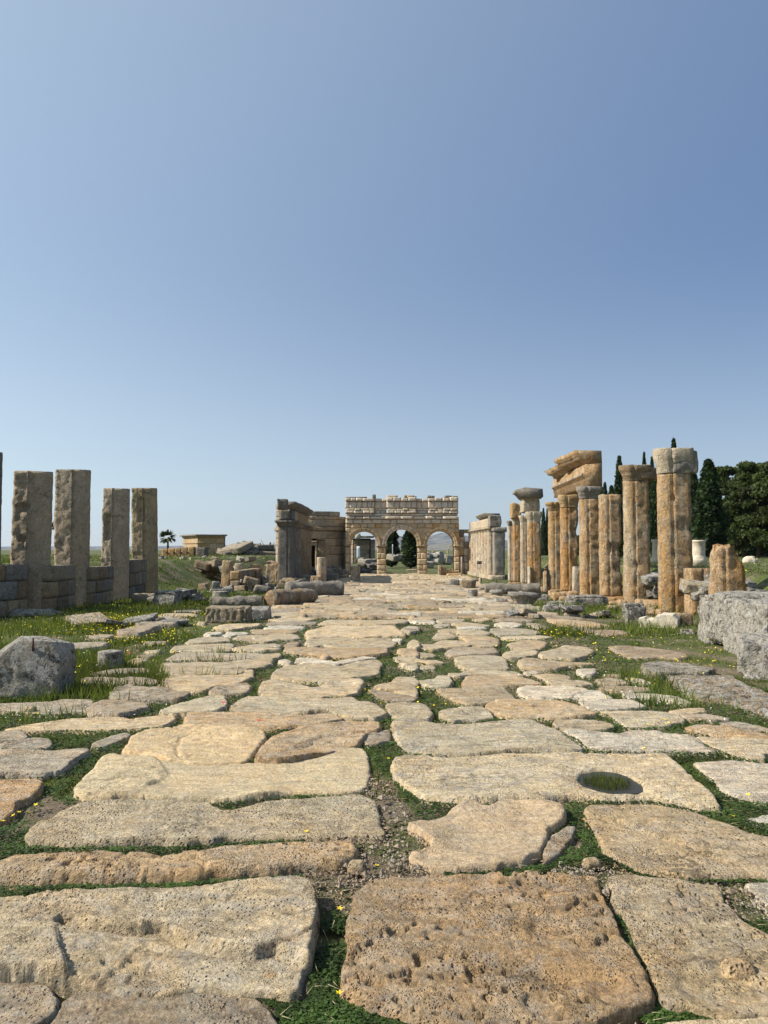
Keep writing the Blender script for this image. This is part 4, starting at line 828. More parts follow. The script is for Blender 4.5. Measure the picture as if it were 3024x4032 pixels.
#PART3
# ------------------------------------------------------------------ left row of pillars with the low wall between them
def pillar(u, v, vtop, uL, uR, split, label, seed, mat='column', col='grey', holes=(), lean=0):
    """rectangular pier with a rounded half-column towards the street (+x); split = pixel where the two faces meet"""
    x, y = G(u, v); y = y+.1; W = (uR-uL)*y/F; h = at(u, vtop, y)[1]; pw = (split-uL)*y/F; r = (uR-split)*y/F
    t = thing('stone_pillar', (( (uL+split)/2-CX)/F*y, y, 0), label, 'pillar', 'pillars of the left-hand row')
    pw *= .93; r *= .88
    P = [(-pw*.5+pw*q, -.3) for q in np.linspace(0, .98, 8)]+[(pw*.5+.005, -.3), (pw*.5+.012, -.25)]+[(pw*.5+r*math.sin(a), -.25*math.cos(a)) for a in np.linspace(.2, math.pi-.2, 11)]+[(pw*.5, .3)]+[(pw*.5-pw*q, .3) for q in (.35,.7,1)]+[(-pw*.5, q) for q in (.15,0,-.15)]
    lv = [(z, 1+.03*(1-z/h), 0, 0) for z in np.linspace(-.1, h, 60)]; V, F_ = loft(P, lv, .008, 8, seed)
    V[:,0] += (fbm(V*2.5+seed*2, 3)*.05)*(V[:,0] < -pw*.3)
    f_ = (V[:,1] < -.2) & (V[:,0] < pw*.45); V[:,1] += f_*fbm(V*np.array([9,9,9])+seed, 4)*.035
    for (hu, hv, sx, sz) in holes:
        hx, hz = (hu-CX)/F*y - t.location.x, at(hu, hv, y)[1]; m = (np.abs(V[:,0]-hx) < sx) & (np.abs(V[:,2]-hz) < sz) & (V[:,1] < -.1); V[m,1] += .1
    o = link('shaft', mesh('shaft', V, F_, M[mat]), t, col=COL[col]); t.rotation_euler[1] = lean; return t
pillar(100, 2412, 1858, 62, 210, 122, 'tall grey pillar with two square sockets cut in its rough face, second from the left edge', 301, 'block', 'pillar', holes=[(108,2000,.09,.09),(105,2122,.1,.09)], lean=.012)
pillar(290, 2388, 1852, 229, 362, 298, 'widest tan pillar with a rough chiselled face, third from the left edge', 302, 'block', 'pillar')
pillar(470, 2362, 1925, 415, 518, 452, 'pale pillar with a long slot in its narrow face, second from the right of its row', 303, 'block', 'pillar', holes=[(438,2075,.07,.42)])
pillar(590, 2338, 1924, 532, 633, 577, 'dark stained pillar, rightmost of the left row', 304, 'dark', 'beige', holes=[(571,2010,.09,.42)], lean=-.02)
pillar(-60, 2425, 1782, -110, 9, -50, 'tall dark pillar cut off by the left edge of the view', 305, 'dark', 'mgrey')
for (uL, uR, v, vt, lab, cs) in ((-260,125,2428,2225,'dark low rubble wall at the left edge before the socketed pillar',('mgrey','beige','grey')),(210,300,2405,2225,'low stone wall between the socketed pillar and the widest pillar',('mgrey','grey','beige')),(357,450,2380,2230,'low stone wall between the widest and the slotted pillar',('mgrey','beige','grey')),(515,578,2352,2203,'short dark wall between the slotted and the stained pillar',('dgrey','mgrey'))):
    x0, y0 = G(uL, v+ (8 if uL > 0 else 25)); x1, y1 = G(uR, v-10); x0 -= .25; x1 -= .25; zt = at((uL+uR)/2, vt, (y0+y1)/2)[1]
    t = thing('low_wall', (x0, y0, 0), lab, 'wall', 'low walls between the left-hand pillars')
    wallrun(t, 0, 0, x1-x0, y1-y0, -.05, zt, .45, 3, (.25,.9), 'dark', cs+('brown','grey'))
    V, F_ = rbox((math.hypot(x1-x0,y1-y0)-.05, .25, zt-.1), 4, .01, 0); link('inner_wall', mesh('inner_wall', V, F_, M['core']), t, ((x1-x0)/2,(y1-y0)/2,0), (0,0,math.atan2(y1-y0,x1-x0)))

# ------------------------------------------------------------------ loose stones, left side
def facet_rock(name, u, v, size, label, cat, mat, col, seed, rz=0, planes=(), n=40, amp=.03, z0=0):
    x, y = G(u, v, z0); V, Fc = rbox(size, n, .12*min(size), amp, 3.2, seed, .05)
    for (nx, ny, nz, off) in planes:
        N_ = np.array([nx, ny, nz], float); N_ /= np.linalg.norm(N_); c = np.array([0,0,size[2]/2]); dd = (V-c)@N_-off; m = dd > 0; V[m] -= np.outer(dd[m]*.93, N_)
    V += fbm(V*9+seed, 4)[:,None]*np.array([.5,.5,.5])*amp*.7
    return tag(link(name, mesh(name, V, Fc, M[mat]), None, (x, y+size[1]/2, z0-.03), (0,0,rz), col=COL[col]), label, cat)
bo = facet_rock('boulder', 48, 2752, (.92,.6,.63), 'big rough grey-white boulder with an iron rod stuck in its top, far left', 'boulder', 'lichen', 'lich', 401, .06, [(-.6,-.2,.8,.30),(.8,-.1,.5,.45),(.2,-.9,.35,.30),(-.1,-.75,.75,.40),(.25,.1,.95,.36)], 46, .02)
V, F_ = loft(circle(.011, 8), [(z,1,0,0) for z in (0,.07,.14)], 0); x_, z_ = at(130, 2542, 8.45)
tag(link('iron_rod', mesh('iron_rod', V, F_, M['metal']), None, (x_, 8.45, z_-.06)), 'short rusty iron rod standing up from the big left boulder', 'rod')
def drum(u, v, wpx, hpx, label, cat='column drum', name='column_drum', mat='lichen', col='lich', seed=1, z0=0, flare=None, group=None, tilt=0):
    x, y = G(u, v, z0); r = wpx/2*y/F; h = hpx*y/F; lv = [(z, 1, 0, 0) for z in np.linspace(-.05, h, 12)] if not flare else [(h*a-.01, b, 0, 0) for a, b in flare]
    V, F_ = loft(circle(r, 26), lv, .06*r, 6, seed); o = link(name, mesh(name, V, F_, M[mat]), None, (x, y+r*.8, z0), (0,tilt,random.uniform(0,6)), col=jit(COL[col],.05)); return tag(o, label, cat, group)
drum(421, 2636, 98, 66, 'small upright drum of a grey column in the grass beside the road', seed=410)
drum(1862, 2357, 42, 34, 'small grey drum with flat stones on top, right side of the road', seed=411)
loose(1866, 2326, 30, 7, 'flat brown stone lying on the small grey drum', n=6, z0=0).location.z = .33
drum(863, 2348, 66, 18, 'flat pale round disc of stone in the grass, left of the fallen columns', 'stone disc', 'stone_disc', seed=412)
drum(1960, 2352, 58, 30, 'moulded round column base lying between the drum and the upturned capital', 'column base', 'moulded_stone', 'lichen', 'lich', 413, flare=[(0,.8),(.3,.82),(.35,.72),(.5,.7),(.55,.95),(.7,1.05),(.85,1.0),(.9,.9),(1,.9)])
drum(2100, 2338, 50, 26, 'low white drum in the grass below the tall white block', seed=414, mat='marble', col='white')
def fallen(u, v, hpx, L, ang, label, seed, mat='dark', col='mgrey', tap=.0, waves=(), z0=0, cat='fallen column', sink=.1):
    x, y = G(u, v, z0); r = hpx*y/F/2; V, F_ = loft(circle(r, 26), [(z, 1-tap*z/L+sum(-d*math.exp(-((z-p)/.12)**2) for p, d in waves), 0, 0) for z in np.linspace(0, L, 46)], .035, 3.5, seed)
    V = np.stack([V[:,2], V[:,1], -V[:,0]], 1); V[:,2] += r-sink*r
    o = link('fallen_column', mesh('fallen_column', V, F_, M[mat]), None, (x, y+r, z0), (0,0,ang), col=jit(COL[col],.05)); return tag(o, label, cat)
fallen(822, 2392, 48, 1.45, .12, 'fallen grey column shaft with a smooth worn waist behind the inscribed block', 420, waves=[(.55,.12)], sink=.2)
fallen(1062, 2393, 70, 1.9, 1.02, 'fallen column pointing down the road, its broken round end towards the viewer', 421, col='brown', mat='column', tap=.2)
fallen(1128, 2352, 62, 2.0, .5, 'large dark fallen column shaft, last before the white standing stump', 422, tap=-.05, waves=[(.35,.15)])
fallen(1912, 2338, 42, 2.0, -.06, 'long grey-brown column shaft lying below the pale colonnade', 423, col='mgrey')
ib = loose(893, 2452, 172, 62, 'long squared grey block with worn carved signs on its front, left edge of the paving', 'carved block', 'carved_block', mat='block', col='grey', n=44, deep=.42, rz=-.06, amp=.012, chip=.05, taper=(.02,.04)); me_ = ib.data
co_ = np.empty(len(me_.vertices)*3, np.float32); me_.vertices.foreach_get('co', co_); co_ = co_.reshape(-1,3); m_ = co_[:,1] < -.15
co_[m_,1] += .022*(np.sin(co_[m_,0]*40+3*fbm(co_[m_]*6, 2)) > .45)*(np.abs(co_[m_,2]-.22) < .11); me_.vertices.foreach_set('co', co_.ravel()); me_.update()
for a in [
 (1015,2442,84,48,'smaller squared grey block touching the right end of the carved block',dict(col='lich',mat='lichen',deep=.4)),
 (650,2388,104,60,'wide grey boulder-like block below the stained pillar',dict(col='mgrey',mat='lichen',deep=.6)),
 (728,2374,80,54,'dark jagged rock right of the block below the stained pillar',dict(col='dgrey',mat='dark',amp=.07)),
 (10,2385,50,46,'dark block at the left edge in front of the low wall',dict(col='mgrey')),
 (120,2428,190,26,'long flat slab in the grass below the socketed pillar',dict(col='lich',mat='lichen',deep=.5)),
 (565,2370,95,30,'low flat-topped block in front of the stained pillar',dict(col='grey',deep=.6)),
 (1028,2332,70,24,'tilted slab of dark stone behind the fallen columns',dict(col='mgrey',tilt=.15)),
 (1110,2320,50,24,'brown slab leaning in the grass before the low screen wall',dict(col='brown',tilt=.1)),
 (868,2330,95,18,'thin pale slab lying in the grass behind the stone disc',dict(col='lich',mat='lichen',deep=.5)),
 (1196,2296,56,32,'rounded block with a knob on top, before the left screen',dict(col='mgrey',amp=.05)),
 (1242,2312,42,44,'squat orange stone block in front of the standing white shaft',dict(col='tan',mat='column',deep=.45,taper=(.04,.04))),
 (1275,2300,22,36,'short brown block right of the standing white shaft',dict(col='brown')),
 (885,2320,36,112,'leaning tan standing stone, tallest in the slope ruins',dict(col='tan',mat='column',deep=.4,tilt=.06,n=20,taper=(.02,.02))),
 (935,2306,32,88,'upright slab with a white broken edge in the slope ruins',dict(col='cream',mat='column',deep=.3,n=16)),
 (1066,2292,42,82,'upright twin-faced pier stone at the end of the slope ruins',dict(col='grey',mat='column',deep=.5,taper=(.02,.02),n=18)),
 (994,2286,46,62,'big rounded boulder among the slope ruins',dict(col='brown',mat='column',amp=.06,bev=.2,n=16)),
 (1020,2288,28,60,'narrow tan slab right of the rounded boulder',dict(col='tan',mat='column')),
 (820,2292,54,50,'half-buried grey slab on the grassy slope',dict(col='mgrey',mat='lichen',bev=.15)),
 (688,2308,34,38,'small grey stump stone right behind the stained pillar',dict(col='mgrey')),
 (638,2312,28,54,'dark upright stone just right of the stained pillar',dict(col='dgrey')),
 (790,2280,30,16,'small square stone on the grassy slope',dict(col='mgrey')),
 (1400,2292,34,62,'leaning pale stump with a split top at the road edge near the gate',dict(col='cream',mat='column',deep=.4,tilt=-.04,taper=(0,0),n=16)),
 (1369,2250,20,30,'little rounded stub right below the gate',dict(col='grey',bev=.1)),
 (1350,2272,40,20,'pale rock in the grass left of the leaning pale stump',dict(col='lich',mat='lichen')),
 (1300,2286,70,26,'broken rubble block behind the standing white shaft',dict(col='mgrey',amp=.07)),
 (1318,2262,60,34,'dark rubble stone below the doorway of the tower',dict(col='dgrey',amp=.08)),
 (1222,2262,30,40,'dark tilted block on end before the tower door',dict(col='dgrey',tilt=.25)),
 (1236,2252,40,34,'pale broken block beside the tower door',dict(col='grey')),
 (1160,2200+96,60,14,'pale slab on the ledge of the left screen',dict(col='lich')),
 # right side
 (2320,2396,172,50,'long rough grey block lying in the grass under the entablature columns','b',dict(col='mgrey',mat='lichen',deep=.5,n=26,amp=.03,taper=(.1,.25),bev=.07)),
 (2176,2412,70,30,'rounded grey stone in the grass left of the long rough block','b',dict(col='mgrey',mat='lichen',bev=.14,n=14)),
 (2190,2392,60,22,'flaky pale slab behind the rounded grey stone','b',dict(col='lich',mat='lichen')),
 (2508,2462,76,84,'dark lichened block leaning behind the white carved block','b',dict(col='mgrey',mat='lichen',n=22,taper=(-.25,0),amp=.03)),
 (2465,2428,20,26,'little white stone left of the dark lichened block','b',dict(col='white',mat='marble',bev=.1)),
 (2700,2470,60,50,'small brown rock between the white carved block and the grey wall','b',dict(col='brown',mat='column')),
 (2712,2500,70,18,'flat pale stone at the foot of the grey lichened wall','b',dict(col='lich',mat='lichen')),
 (1975,2382,58,28,'rounded grey block left of the upturned capital','b',dict(col='lich',mat='lichen',bev=.08,n=14)),
 (1840,2316,54,30,'rough dark conglomerate rock before the pale colonnade','b',dict(col='brown',mat='dark',amp=.08,n=16)),
 (1893,2302,12,28,'thin pale slab standing upright before the pale colonnade','b',dict(col='cream',deep=.35)),
 (1940,2316,70,18,'flat grey stone behind the long column shaft','b',dict(col='mgrey')),
 (1812,2290,32,9,'thin white flat slab on the ground near the gate wall','b',dict(col='white',mat='marble')),
 (1792,2308,44,26,'dark squat rock at the right edge of the road near the gate','b',dict(col='dgrey',mat='lichen',bev=.12)),
 (1834,2312,24,26,'small dark rock beside the conglomerate rock','b',dict(col='dgrey',mat='lichen')),
 (1733,2304,50,12,'low tan slab tilted on the paving before the right pier','b',dict(col='tan')),
 (1790,2270,60,12,'flat ledge stone below the stacked rubble wall','b',dict(col='tan')),
 (2245,2570,60,22,'b1','b',None)]:
    if a[-1] is None: continue
    loose(a[0], a[1], a[2], a[3], a[4], **a[-1])
V, F_ = loft(circle(.22, 22), [(z, 1-.05*z, 0, 0) for z in np.linspace(-.1, at(1264,2194,34.3)[1], 30)], .012, 5, 431); x_, y_ = G(1264, 2310); V[:,:2] *= (19.5*y_/F)/.22
tag(link('column_shaft', mesh('column_shaft', V, F_, M['column']), None, (x_, y_+.2, 0), col=COL['cream']), 'plain white column shaft standing at the left kerb of the street', 'column')
x_, z_ = at(1268, 2122, 41); o = blk('stone_pier', (.55,.5,z_+.1), (x_, 41, -.1), 0, 22, .06, .03, 'column', 'tan', chip=.1); tag(o, 'ragged tan pier rising behind the plain white shaft, before the tower', 'pier')
random.seed(53)
for i, (u, v, wp, hp, c) in enumerate(((905,2318,30,60,'tan'),(955,2312,26,44,'grey'),(975,2322,34,30,'mgrey'),(1012,2306,26,66,'brown'),(1042,2306,24,40,'grey'),(1098,2298,34,54,'tan'),(1128,2294,30,34,'mgrey'),(1150,2292,24,46,'grey'),(845,2330,30,40,'mgrey'),(800,2322,40,26,'grey'))):
    loose(u, v, wp, hp, 'rough upright stone in the ruined line along the grassy bank', 'standing stone', 'standing_stone', 'upright stones along the grassy bank', mat='column' if i % 2 else 'lichen', col=c, deep=.35, n=12, amp=.035, tilt=random.uniform(-.08,.08), taper=(.05,.05))
for (u, v, wp, hp, c) in ((2225,2372,44,20,'tan'),(2300,2376,40,24,'grey'),(2420,2410,50,24,'tan'),(2490,2408,44,24,'cream'),(2560,2424,60,30,'ochre'),(2012,2336,40,20,'grey'),(2060,2344,30,16,'cream'),(2140,2362,44,18,'mgrey'),(1900,2330,30,18,'grey')):
    loose(u, v, wp, hp, 'low broken block in the grass at the foot of the right colonnade', 'broken block', 'broken_block', 'broken blocks along the right colonnade', mat='lichen' if c in ('grey','mgrey') else 'column', col=c, n=10, amp=.04, bev=.06)
# row wall under the slope ruins + wall foot under the left screen
for (x0, y0, x1, y1, z1, cr, lab) in ((*G(925,2322), *G(1010,2300), .75, 2, 'broken low wall of upright blocks along the grassy slope'), (*G(1092,2292), *G(1200,2270), 1.0, 2, 'plain grey foot wall under the left half-column screen')):
    t = thing('low_wall', (x0, y0, 0), lab, 'wall'); wallrun(t, 0, 0, x1-x0, y1-y0, -.05, z1, .4, cr, (.3,.6), 'dark', ('grey','mgrey','tan'), top=(lambda q, z1=z1: z1*(.7+.5*abs(math.sin(q*9)))) if cr == 2 and z1 < .9 else None)

# ------------------------------------------------------------------ right foreground
def wallblock(u, v, size, label, seed, rz, n=70, col='lich', planes=(), x=None, y=None):
    V, Fc = rbox(size, n, .06, .03, 2.6, seed, .08); V += fbm(V*14+seed, 4)[:,None]*.02
    return tag(link('weathered_block', mesh('weathered_block', V, Fc, M['lichen']), None, (x, y, -.05), (0,0,rz), col=COL[col]), label, 'stone block')
wallblock(0,0,(2.1,1.25,.9), 'long blotched grey-white block at the far end of the right-hand wall', 501, -.02, x=6.62, y=13.2)
wallblock(0,0,(2.1,1.4,.86), 'lichened block of the right-hand wall, cut by the right edge', 502, .02, x=6.55, y=11.85)
wallblock(0,0,(1.7,1.1,.53), 'lower square grey-white block nearest the viewer at the right edge', 503, -.43, x=5.42, y=9.8)
# white carved cornice block
x_, y_ = G(2584, 2480); V, F_ = prism([(-.36,0),(.4,0),(.4,.22),(.3,.3),(.08,.3),(.05,.25),(-.02,.25),(-.08,.17),(-.2,.17),(-.24,.21),(-.36,.17)], 0, .62, 12, .01, 505)
tag(link('carved_block', mesh('carved_block', V, [f[::-1] for f in F_], M['marble'], smooth=False), None, (x_+.05, y_+.15, 0), (0,.05,-.45), col=COL['white']), 'white marble block with carved grooves in front of the nearest column', 'carved block')
# upturned capital: broad bowl on a small foot
x_, y_ = G(2072, 2384); Wc = 112*y_/F; sq = [(a*Wc/2, b*Wc/2) for a, b in [(-1,-.8),(-.5,-.82),(0,-.82),(.5,-.82),(1,-.8),(1.02,-.4),(1.02,0),(1.02,.4),(1,.8),(.5,.82),(0,.82),(-.5,.82),(-1,.8),(-1.02,.4),(-1.02,0),(-1.02,-.4)]]
hc = 48*y_/F; V, F_ = loft(sq, [(-.03,.55,0,0),(hc*.1,.6,0,0),(hc*.35,.7,0,0),(hc*.55,.82,0,0),(hc*.66,.92,0,0),(hc*.7,1,0,0),(hc,1,0,0)], .012, 6, 511)
tag(link('upturned_capital', mesh('upturned_capital', V, F_, M['lichen']), None, (x_, y_+Wc*.4, 0), (0,.03,.1), col=COL['mgrey']), 'square capital lying upside down in the grass below the orange columns', 'capital')
# stacked rubble wall by the right arch
rw = thing('stacked_wall', (0,0,0), 'little dry-stacked rubble wall with an upright slab, under the right arch', 'wall')
random.seed(31)
for r_ in range(5):
    u = 1742 + r_*2
    while u < 1812 - max(0, r_-2)*14:
        wp = random.uniform(9, 17); x, z = at(u+wp/2, 2276-r_*7.5, 47.6); s = 47.6/F
        stoneblock(rw, x, 47.6+random.uniform(-.04,.04), z+.04, wp*s, .35, 7.6*s, random.uniform(-.05,.05), 'block', random.choice(['tan','cream','beige']), name='stone'); u += wp+.5
x, z = at(1731, 2274, 47.4); stoneblock(rw, x, 47.4, z+.38, .17, .3, .78, 0, 'column', 'cream', name='upright_slab')
for r_ in range(6):
    x, z = at(1741, 2272-r_*7.3, 47.5); stoneblock(rw, x, 47.5, z, .24, .3, .11, 0, 'block', 'tan', name='stone')
# signs and posts
def post(u, vb, vt, r, label, mat='pole', cat='post', name='post', y=None):
    x, yy = G(u, vb); y = y or yy; x = (u-CX)/F*y; h = at(u, vt, y)[1]; V, F_ = loft(circle(r, 8), [(0,1,0,0),(h/2,1,0,0),(h,1,0,0)], 0); return tag(link(name, mesh(name, V, F_, M[mat]), None, (x, y, 0)), label, cat), x, y, h
post(1817, 2273, 2192, .045, 'plain grey wooden post standing before the gate wall')
sg = thing('sign_post', (*G(1878, 2283), 0), 'small dark sign board on a thin post before the pale colonnade', 'sign'); y_ = sg.location.y
h_ = at(1878, 2209, y_)[1]; V, F_ = loft(circle(.018, 8), [(0,1,0,0),(h_,1,0,0)], 0); link('pole', mesh('pole', V, F_, M['pole']), sg)
V, F_ = rbox((.25,.03,.17), 4, .008, 0); link('board', mesh('board', V, F_, M['board']), sg, (.13,-.02,h_-.17))

# ------------------------------------------------------------------ beyond the gate
def tomb(name, u0, u1, uc, vt, vb, d, label, side='left', cornice=True, cols=('tan','ochre'), courses=4, sill=0.):
    """free-standing block tomb, corner at uc"""
    x0, x1, xcn = [(q-CX)/F*d for q in (u0, u1, uc)]; zb_, zt_ = at(uc, vb, d)[1], at(uc, vt, d)[1]; t = thing(name, (xcn, d, zb_), label, 'building'); a = .9
    wl = xcn-x0; wr = x1-xcn; H_ = zt_-zb_
    ax, ay = -wl, wl*a*1.6; bx, by = wr, wr*.18
    wallrun(t, ax, ay, 0, 0, -.3, H_*.85, .3, courses, (.6,1.2), 'block', cols); wallrun(t, 0, 0, bx, by, -.3, H_*.85, .3, courses, (.6,1.2), 'block', cols)
    if cornice:
        for (p, q) in (((ax,ay),(0,0)),((0,0),(bx,by))):
            L = math.hypot(q[0]-p[0], q[1]-p[1]); an = math.atan2(q[1]-p[1], q[0]-p[0]); mx, my = (p[0]+q[0])/2, (p[1]+q[1])/2
            stoneblock(t, mx, my, H_*.9, L+.25, .5, H_*.1, an, 'block', cols[0], name='cornice'); stoneblock(t, mx, my, H_*.965, L+.6, .9, H_*.07, an, 'dark', 'mgrey', name='cornice'); stoneblock(t, mx, my, H_*.62, L+.15, .42, H_*.06, an, 'block', cols[0], name='moulding')
    V, F_ = rbox((abs(wr)*.9, abs(ay)*.9, H_*.9), 3, .02, 0); link('inner_wall', mesh('inner_wall', V, F_, M['core']), t, (wr*.35, ay*.55, 0))
    return t
tomb('block_tomb', 694, 880, 784, 2104, 2192, 78, 'square ochre block tomb with a projecting cornice on the left skyline', cols=('tan','gatelow'))
t = tomb('block_tomb', 1372, 1476, 1395, 2110, 2206, 66, 'grey rectangular tomb seen through the left arch', cornice=False, cols=('mgrey','grey'), courses=5)
for i, (uu, cc) in enumerate(((1398,'dgrey'),(1425,'mgrey'),(1452,'dgrey'))):
    x, z = at(uu, 2114, 65.6); stoneblock(t, x-t.location.x, -.1, z-t.location.z, .8, 1.2, .16, .05*i, 'dark', cc, name='roof_slab')
x, z = at(1409, 2119, 64.5); V, F_ = rbox((.45,1.6,.5), 8, .2, .02); tag(link('sarcophagus_lid', mesh('sarcophagus_lid', V, F_, M['marble']), None, (x, 64.8, z-.1), col=COL['lich']), 'rounded pale sarcophagus lid on the tomb seen through the left arch', 'sarcophagus')
rb = thing('ruined_wall', (at(700,2190,56)[0], 56, .95), 'low ochre wall with square sockets, in front of the skyline tomb', 'wall')
for i in range(5): stoneblock(rb, -.85+i*.47, 0, .35, .46, .6, .75+.07*i, 0, 'block', 'ochre')
for i in range(4): stoneblock(rb, -.7+i*.5, -.31, .45, .11, .03, .12, 0, 'dark', (.03,.025,.02), name='socket_shade_plate')  # near-black plates on the face stand in for shade inside the sockets
stoneblock(rb, 1.75, .1, .36, .75, .8, .95, 0, 'dark', 'dgrey')
random.seed(41)
def heap(name, u0, u1, v0, v1, d, n, label, group, cols, size=(.5,1.1), mat='dark', cat='stone', flat=.5, z=None):
    for i in range(int(n*.66)):
        u = random.uniform(u0, u1); q = random.random()*(1-.55*abs((u-(u0+u1)/2)/((u1-u0)/2))); v = v0+(v1-v0)*q; dd = d+random.uniform(-1,1)*.03*d; x, zz = at(u, v, dd); zz = min(zz, float(terr(np.array([x]), np.array([dd]))[0])+.1) if flat < .2 else zz; w_ = random.uniform(*size)
        o = link('rubble_stone', random.choice(POOL[mat]), None, (x, dd, zz), (random.uniform(-.3,.3), random.uniform(-.3,.3), random.uniform(-1,1)), (w_, w_*.8, w_*flat), jit(COL[random.choice(cols)], .15)); tag(o, label, cat, group)
heap('h', 890, 1050, 2190, 2150, 72, 42, 'tumbled grey slab in the ruin heap on the left skyline', 'slabs of the skyline ruin heap', ['mgrey','dgrey','grey'], (1.2,2.6), flat=.25)
heap('h', 1420, 1486, 2238, 2200, 56, 26, 'broken grey stone in the rubble seen through the left arch', 'rubble behind the left arch', ['mgrey','dgrey','lich'], (.4,.9), flat=.4)
heap('h', 1385, 1440, 2262, 2222, 52.5, 14, 'broken grey stone beside the left pier of the gate', 'rubble at the left pier', ['mgrey','dgrey','grey'], (.3,.6), flat=.4)
heap('h', 1285, 1350, 2275, 2232, 45, 26, 'small tumbled stone at the foot of the round tower', 'rubble at the foot of the tower', ['mgrey','dgrey','grey'], (.3,.7))
heap('h', 1200, 1250, 2275, 2225, 46.5, 14, 'small tumbled stone before the tower doorway', 'rubble before the tower doorway', ['mgrey','dgrey','lich'], (.3,.7))
heap('h', 250, 800, 2500, 2405, 16.5, 16, 'flat worn slab half sunk in the flowery grass of the left verge', 'sunken slabs of the left verge', ['grey','mgrey','pale'], (.4,1.1), mat='lichen', flat=.15)
heap('h', 620, 800, 2385, 2330, 24, 12, 'rough grey stone in the grass right of the stained pillar', 'stones right of the stained pillar', ['mgrey','grey'], (.25,.6), mat='lichen')
heap('h', 2000, 2500, 2440, 2385, 18.5, 14, 'small flat stone in the grass of the right verge', 'small stones of the right verge', ['grey','pale','mgrey'], (.2,.5), mat='lichen', flat=.3)
heap('h', 1080, 1205, 2300, 2278, 36, 18, 'grey tumbled block at the foot of the left screen', 'blocks at the foot of the left screen', ['mgrey','grey','brown'], (.25,.6))
heap('h', 900, 1090, 2335, 2270, 31, 24, 'tumbled block in the grass between the slope ruins and the fallen columns', 'blocks behind the fallen columns', ['mgrey','grey','brown','tan'], (.25,.6), mat='lichen')
heap('h', 1420, 1486, 2262, 2240, 54, 12, 'flat grey stone on the path behind the left arch', 'stones on the path behind the left arch', ['mgrey','grey','lich'], (.3,.7), flat=.3)
heap('h', 600, 1000, 2205, 2192, 40, 22, 'small weathered stone on top of the grassy bank', 'stones on the grassy bank', ['mgrey','grey','lich'], (.2,.5))
heap('h', 750, 940, 2262, 2215, 36, 26, 'dark stone half sunk in the grassy bank', 'stones in the slope of the bank', ['mgrey','dgrey','brown'], (.3,.8), flat=.5)
heap('h', 2560, 2612, 2345, 2225, 22.5, 34, 'grey rubble stone between the two nearest columns', 'rubble between the two nearest columns', ['mgrey','dgrey','lich'], (.3,.55), mat='lichen')
heap('h', 2160, 2300, 2340, 2250, 36, 22, 'grey rubble stone behind the entablature columns', 'rubble behind the entablature columns', ['mgrey','grey','lich'], (.4,.8), mat='lichen')
heap('h', 2730, 3020, 2350, 2250, 18.5, 26, 'weathered stone in the broken bank behind the orange stump', 'stones in the bank behind the stump', ['mgrey','beige','lich'], (.3,.6), mat='lichen')
heap('h', 1780, 1880, 2300, 2270, 44, 22, 'small stone scattered before the pale colonnade', 'stones before the pale colonnade', ['mgrey','cream','lich'], (.2,.45))
heap('h', 1640, 1800, 2202, 2190, 84, 26, 'grey block in the low ruin where people stand', 'blocks of the ruin seen through the right arch', ['mgrey','lich','grey'], (.7,1.1), mat='lichen', flat=.8)
heap('h', 1670, 1790, 2222, 2206, 68, 9, 'pale stone on the grass seen through the right arch', 'stones behind the right arch', ['lich','cream'], (.5,1.0), mat='lichen', flat=.6)
heap('h', 1520, 1645, 2202, 2190, 72, 10, 'pale block seen through the middle arch', 'blocks behind the middle arch', ['lich','cream','mgrey'], (.4,.9), mat='lichen', flat=.6)
fallen(1600, 2248, 6, 1.6, -.05, 'small white shaft lying on the path behind the middle arch', 451, col='cream', mat='column')
x_, z_ = at(1411, 2203, 60); V, F_ = rbox((.26,.05,1.0), 4, .01, 0); ip = thing('info_stand', (x_, 60, .02), 'pale blue-grey upright information panel seen through the left arch', 'sign'); link('panel', mesh('panel', V, F_, M['panel']), ip, (0,0,at(1411,2200,60)[1]-.05)); V, F_ = rbox((.3,.2,.12), 4, .01, 0); link('foot', mesh('foot', V, F_, M['pole']), ip)
ip.children[0].scale = (1,1,(at(1411,2153,60)[1]-at(1411,2200,60)[1]))
x_, y_ = at(1546, 2187, 70)[0], 70; V, F_ = rbox((.09,.07,1.0), 4, .01, 0); tag(link('marker_post', mesh('marker_post', V, F_, M['panel']), None, (x_, y_, at(1546,2187,70)[1])), 'slim pale marker post seen through the middle arch', 'post')
# white altar, column stub, rock on the right bank
x_, z_ = at(2752, 2208, 30); r = 24*30/F; V, F_ = loft(circle(r, 28), [(z_+a-z_, b, 0, 0) for a, b in ((-.2,1.25),(0,1.25),(.05,1.3),(.09,1.1),(.14,1.15),(.18,1.0),(.22,.98),(.5,1.0),(.72,1.06),(.74,1.15),(.8,1.15))], .012, 7, 521)
tag(link('round_altar', mesh('round_altar', V, F_, M['marble']), None, (x_, 30, z_), col=COL['white']), 'white carved round altar on the bank right of the nearest column', 'altar')
x_, z_ = at(2580, 2208, 30); r = 11*30/F; V, F_ = loft(circle(r, 20), [(a, b, 0, 0) for a, b in ((-.1,1.5),(.04,1.4),(.08,1.1),(.4,1.0),(.7,1.0),(.76,1.25),(.82,1.35))], .008, 7, 522)
tag(link('column_stub', mesh('column_stub', V, F_, M['marble']), None, (x_, 30, z_), col=COL['white']), 'short white column stub between the two nearest columns', 'column')
o = loose(2962, 2222, 56, 32, 'white rounded rock lying in the grass before the pines', 'boulder', 'boulder', mat='marble', col='white', bev=.2, n=18, z0=.9, amp=.04)
o = loose(2905, 2240, 40, 18, 'grey rock left of the white rock before the pines', 'boulder', 'boulder', mat='lichen', col='mgrey', bev=.12, n=12, z0=.9, amp=.04)

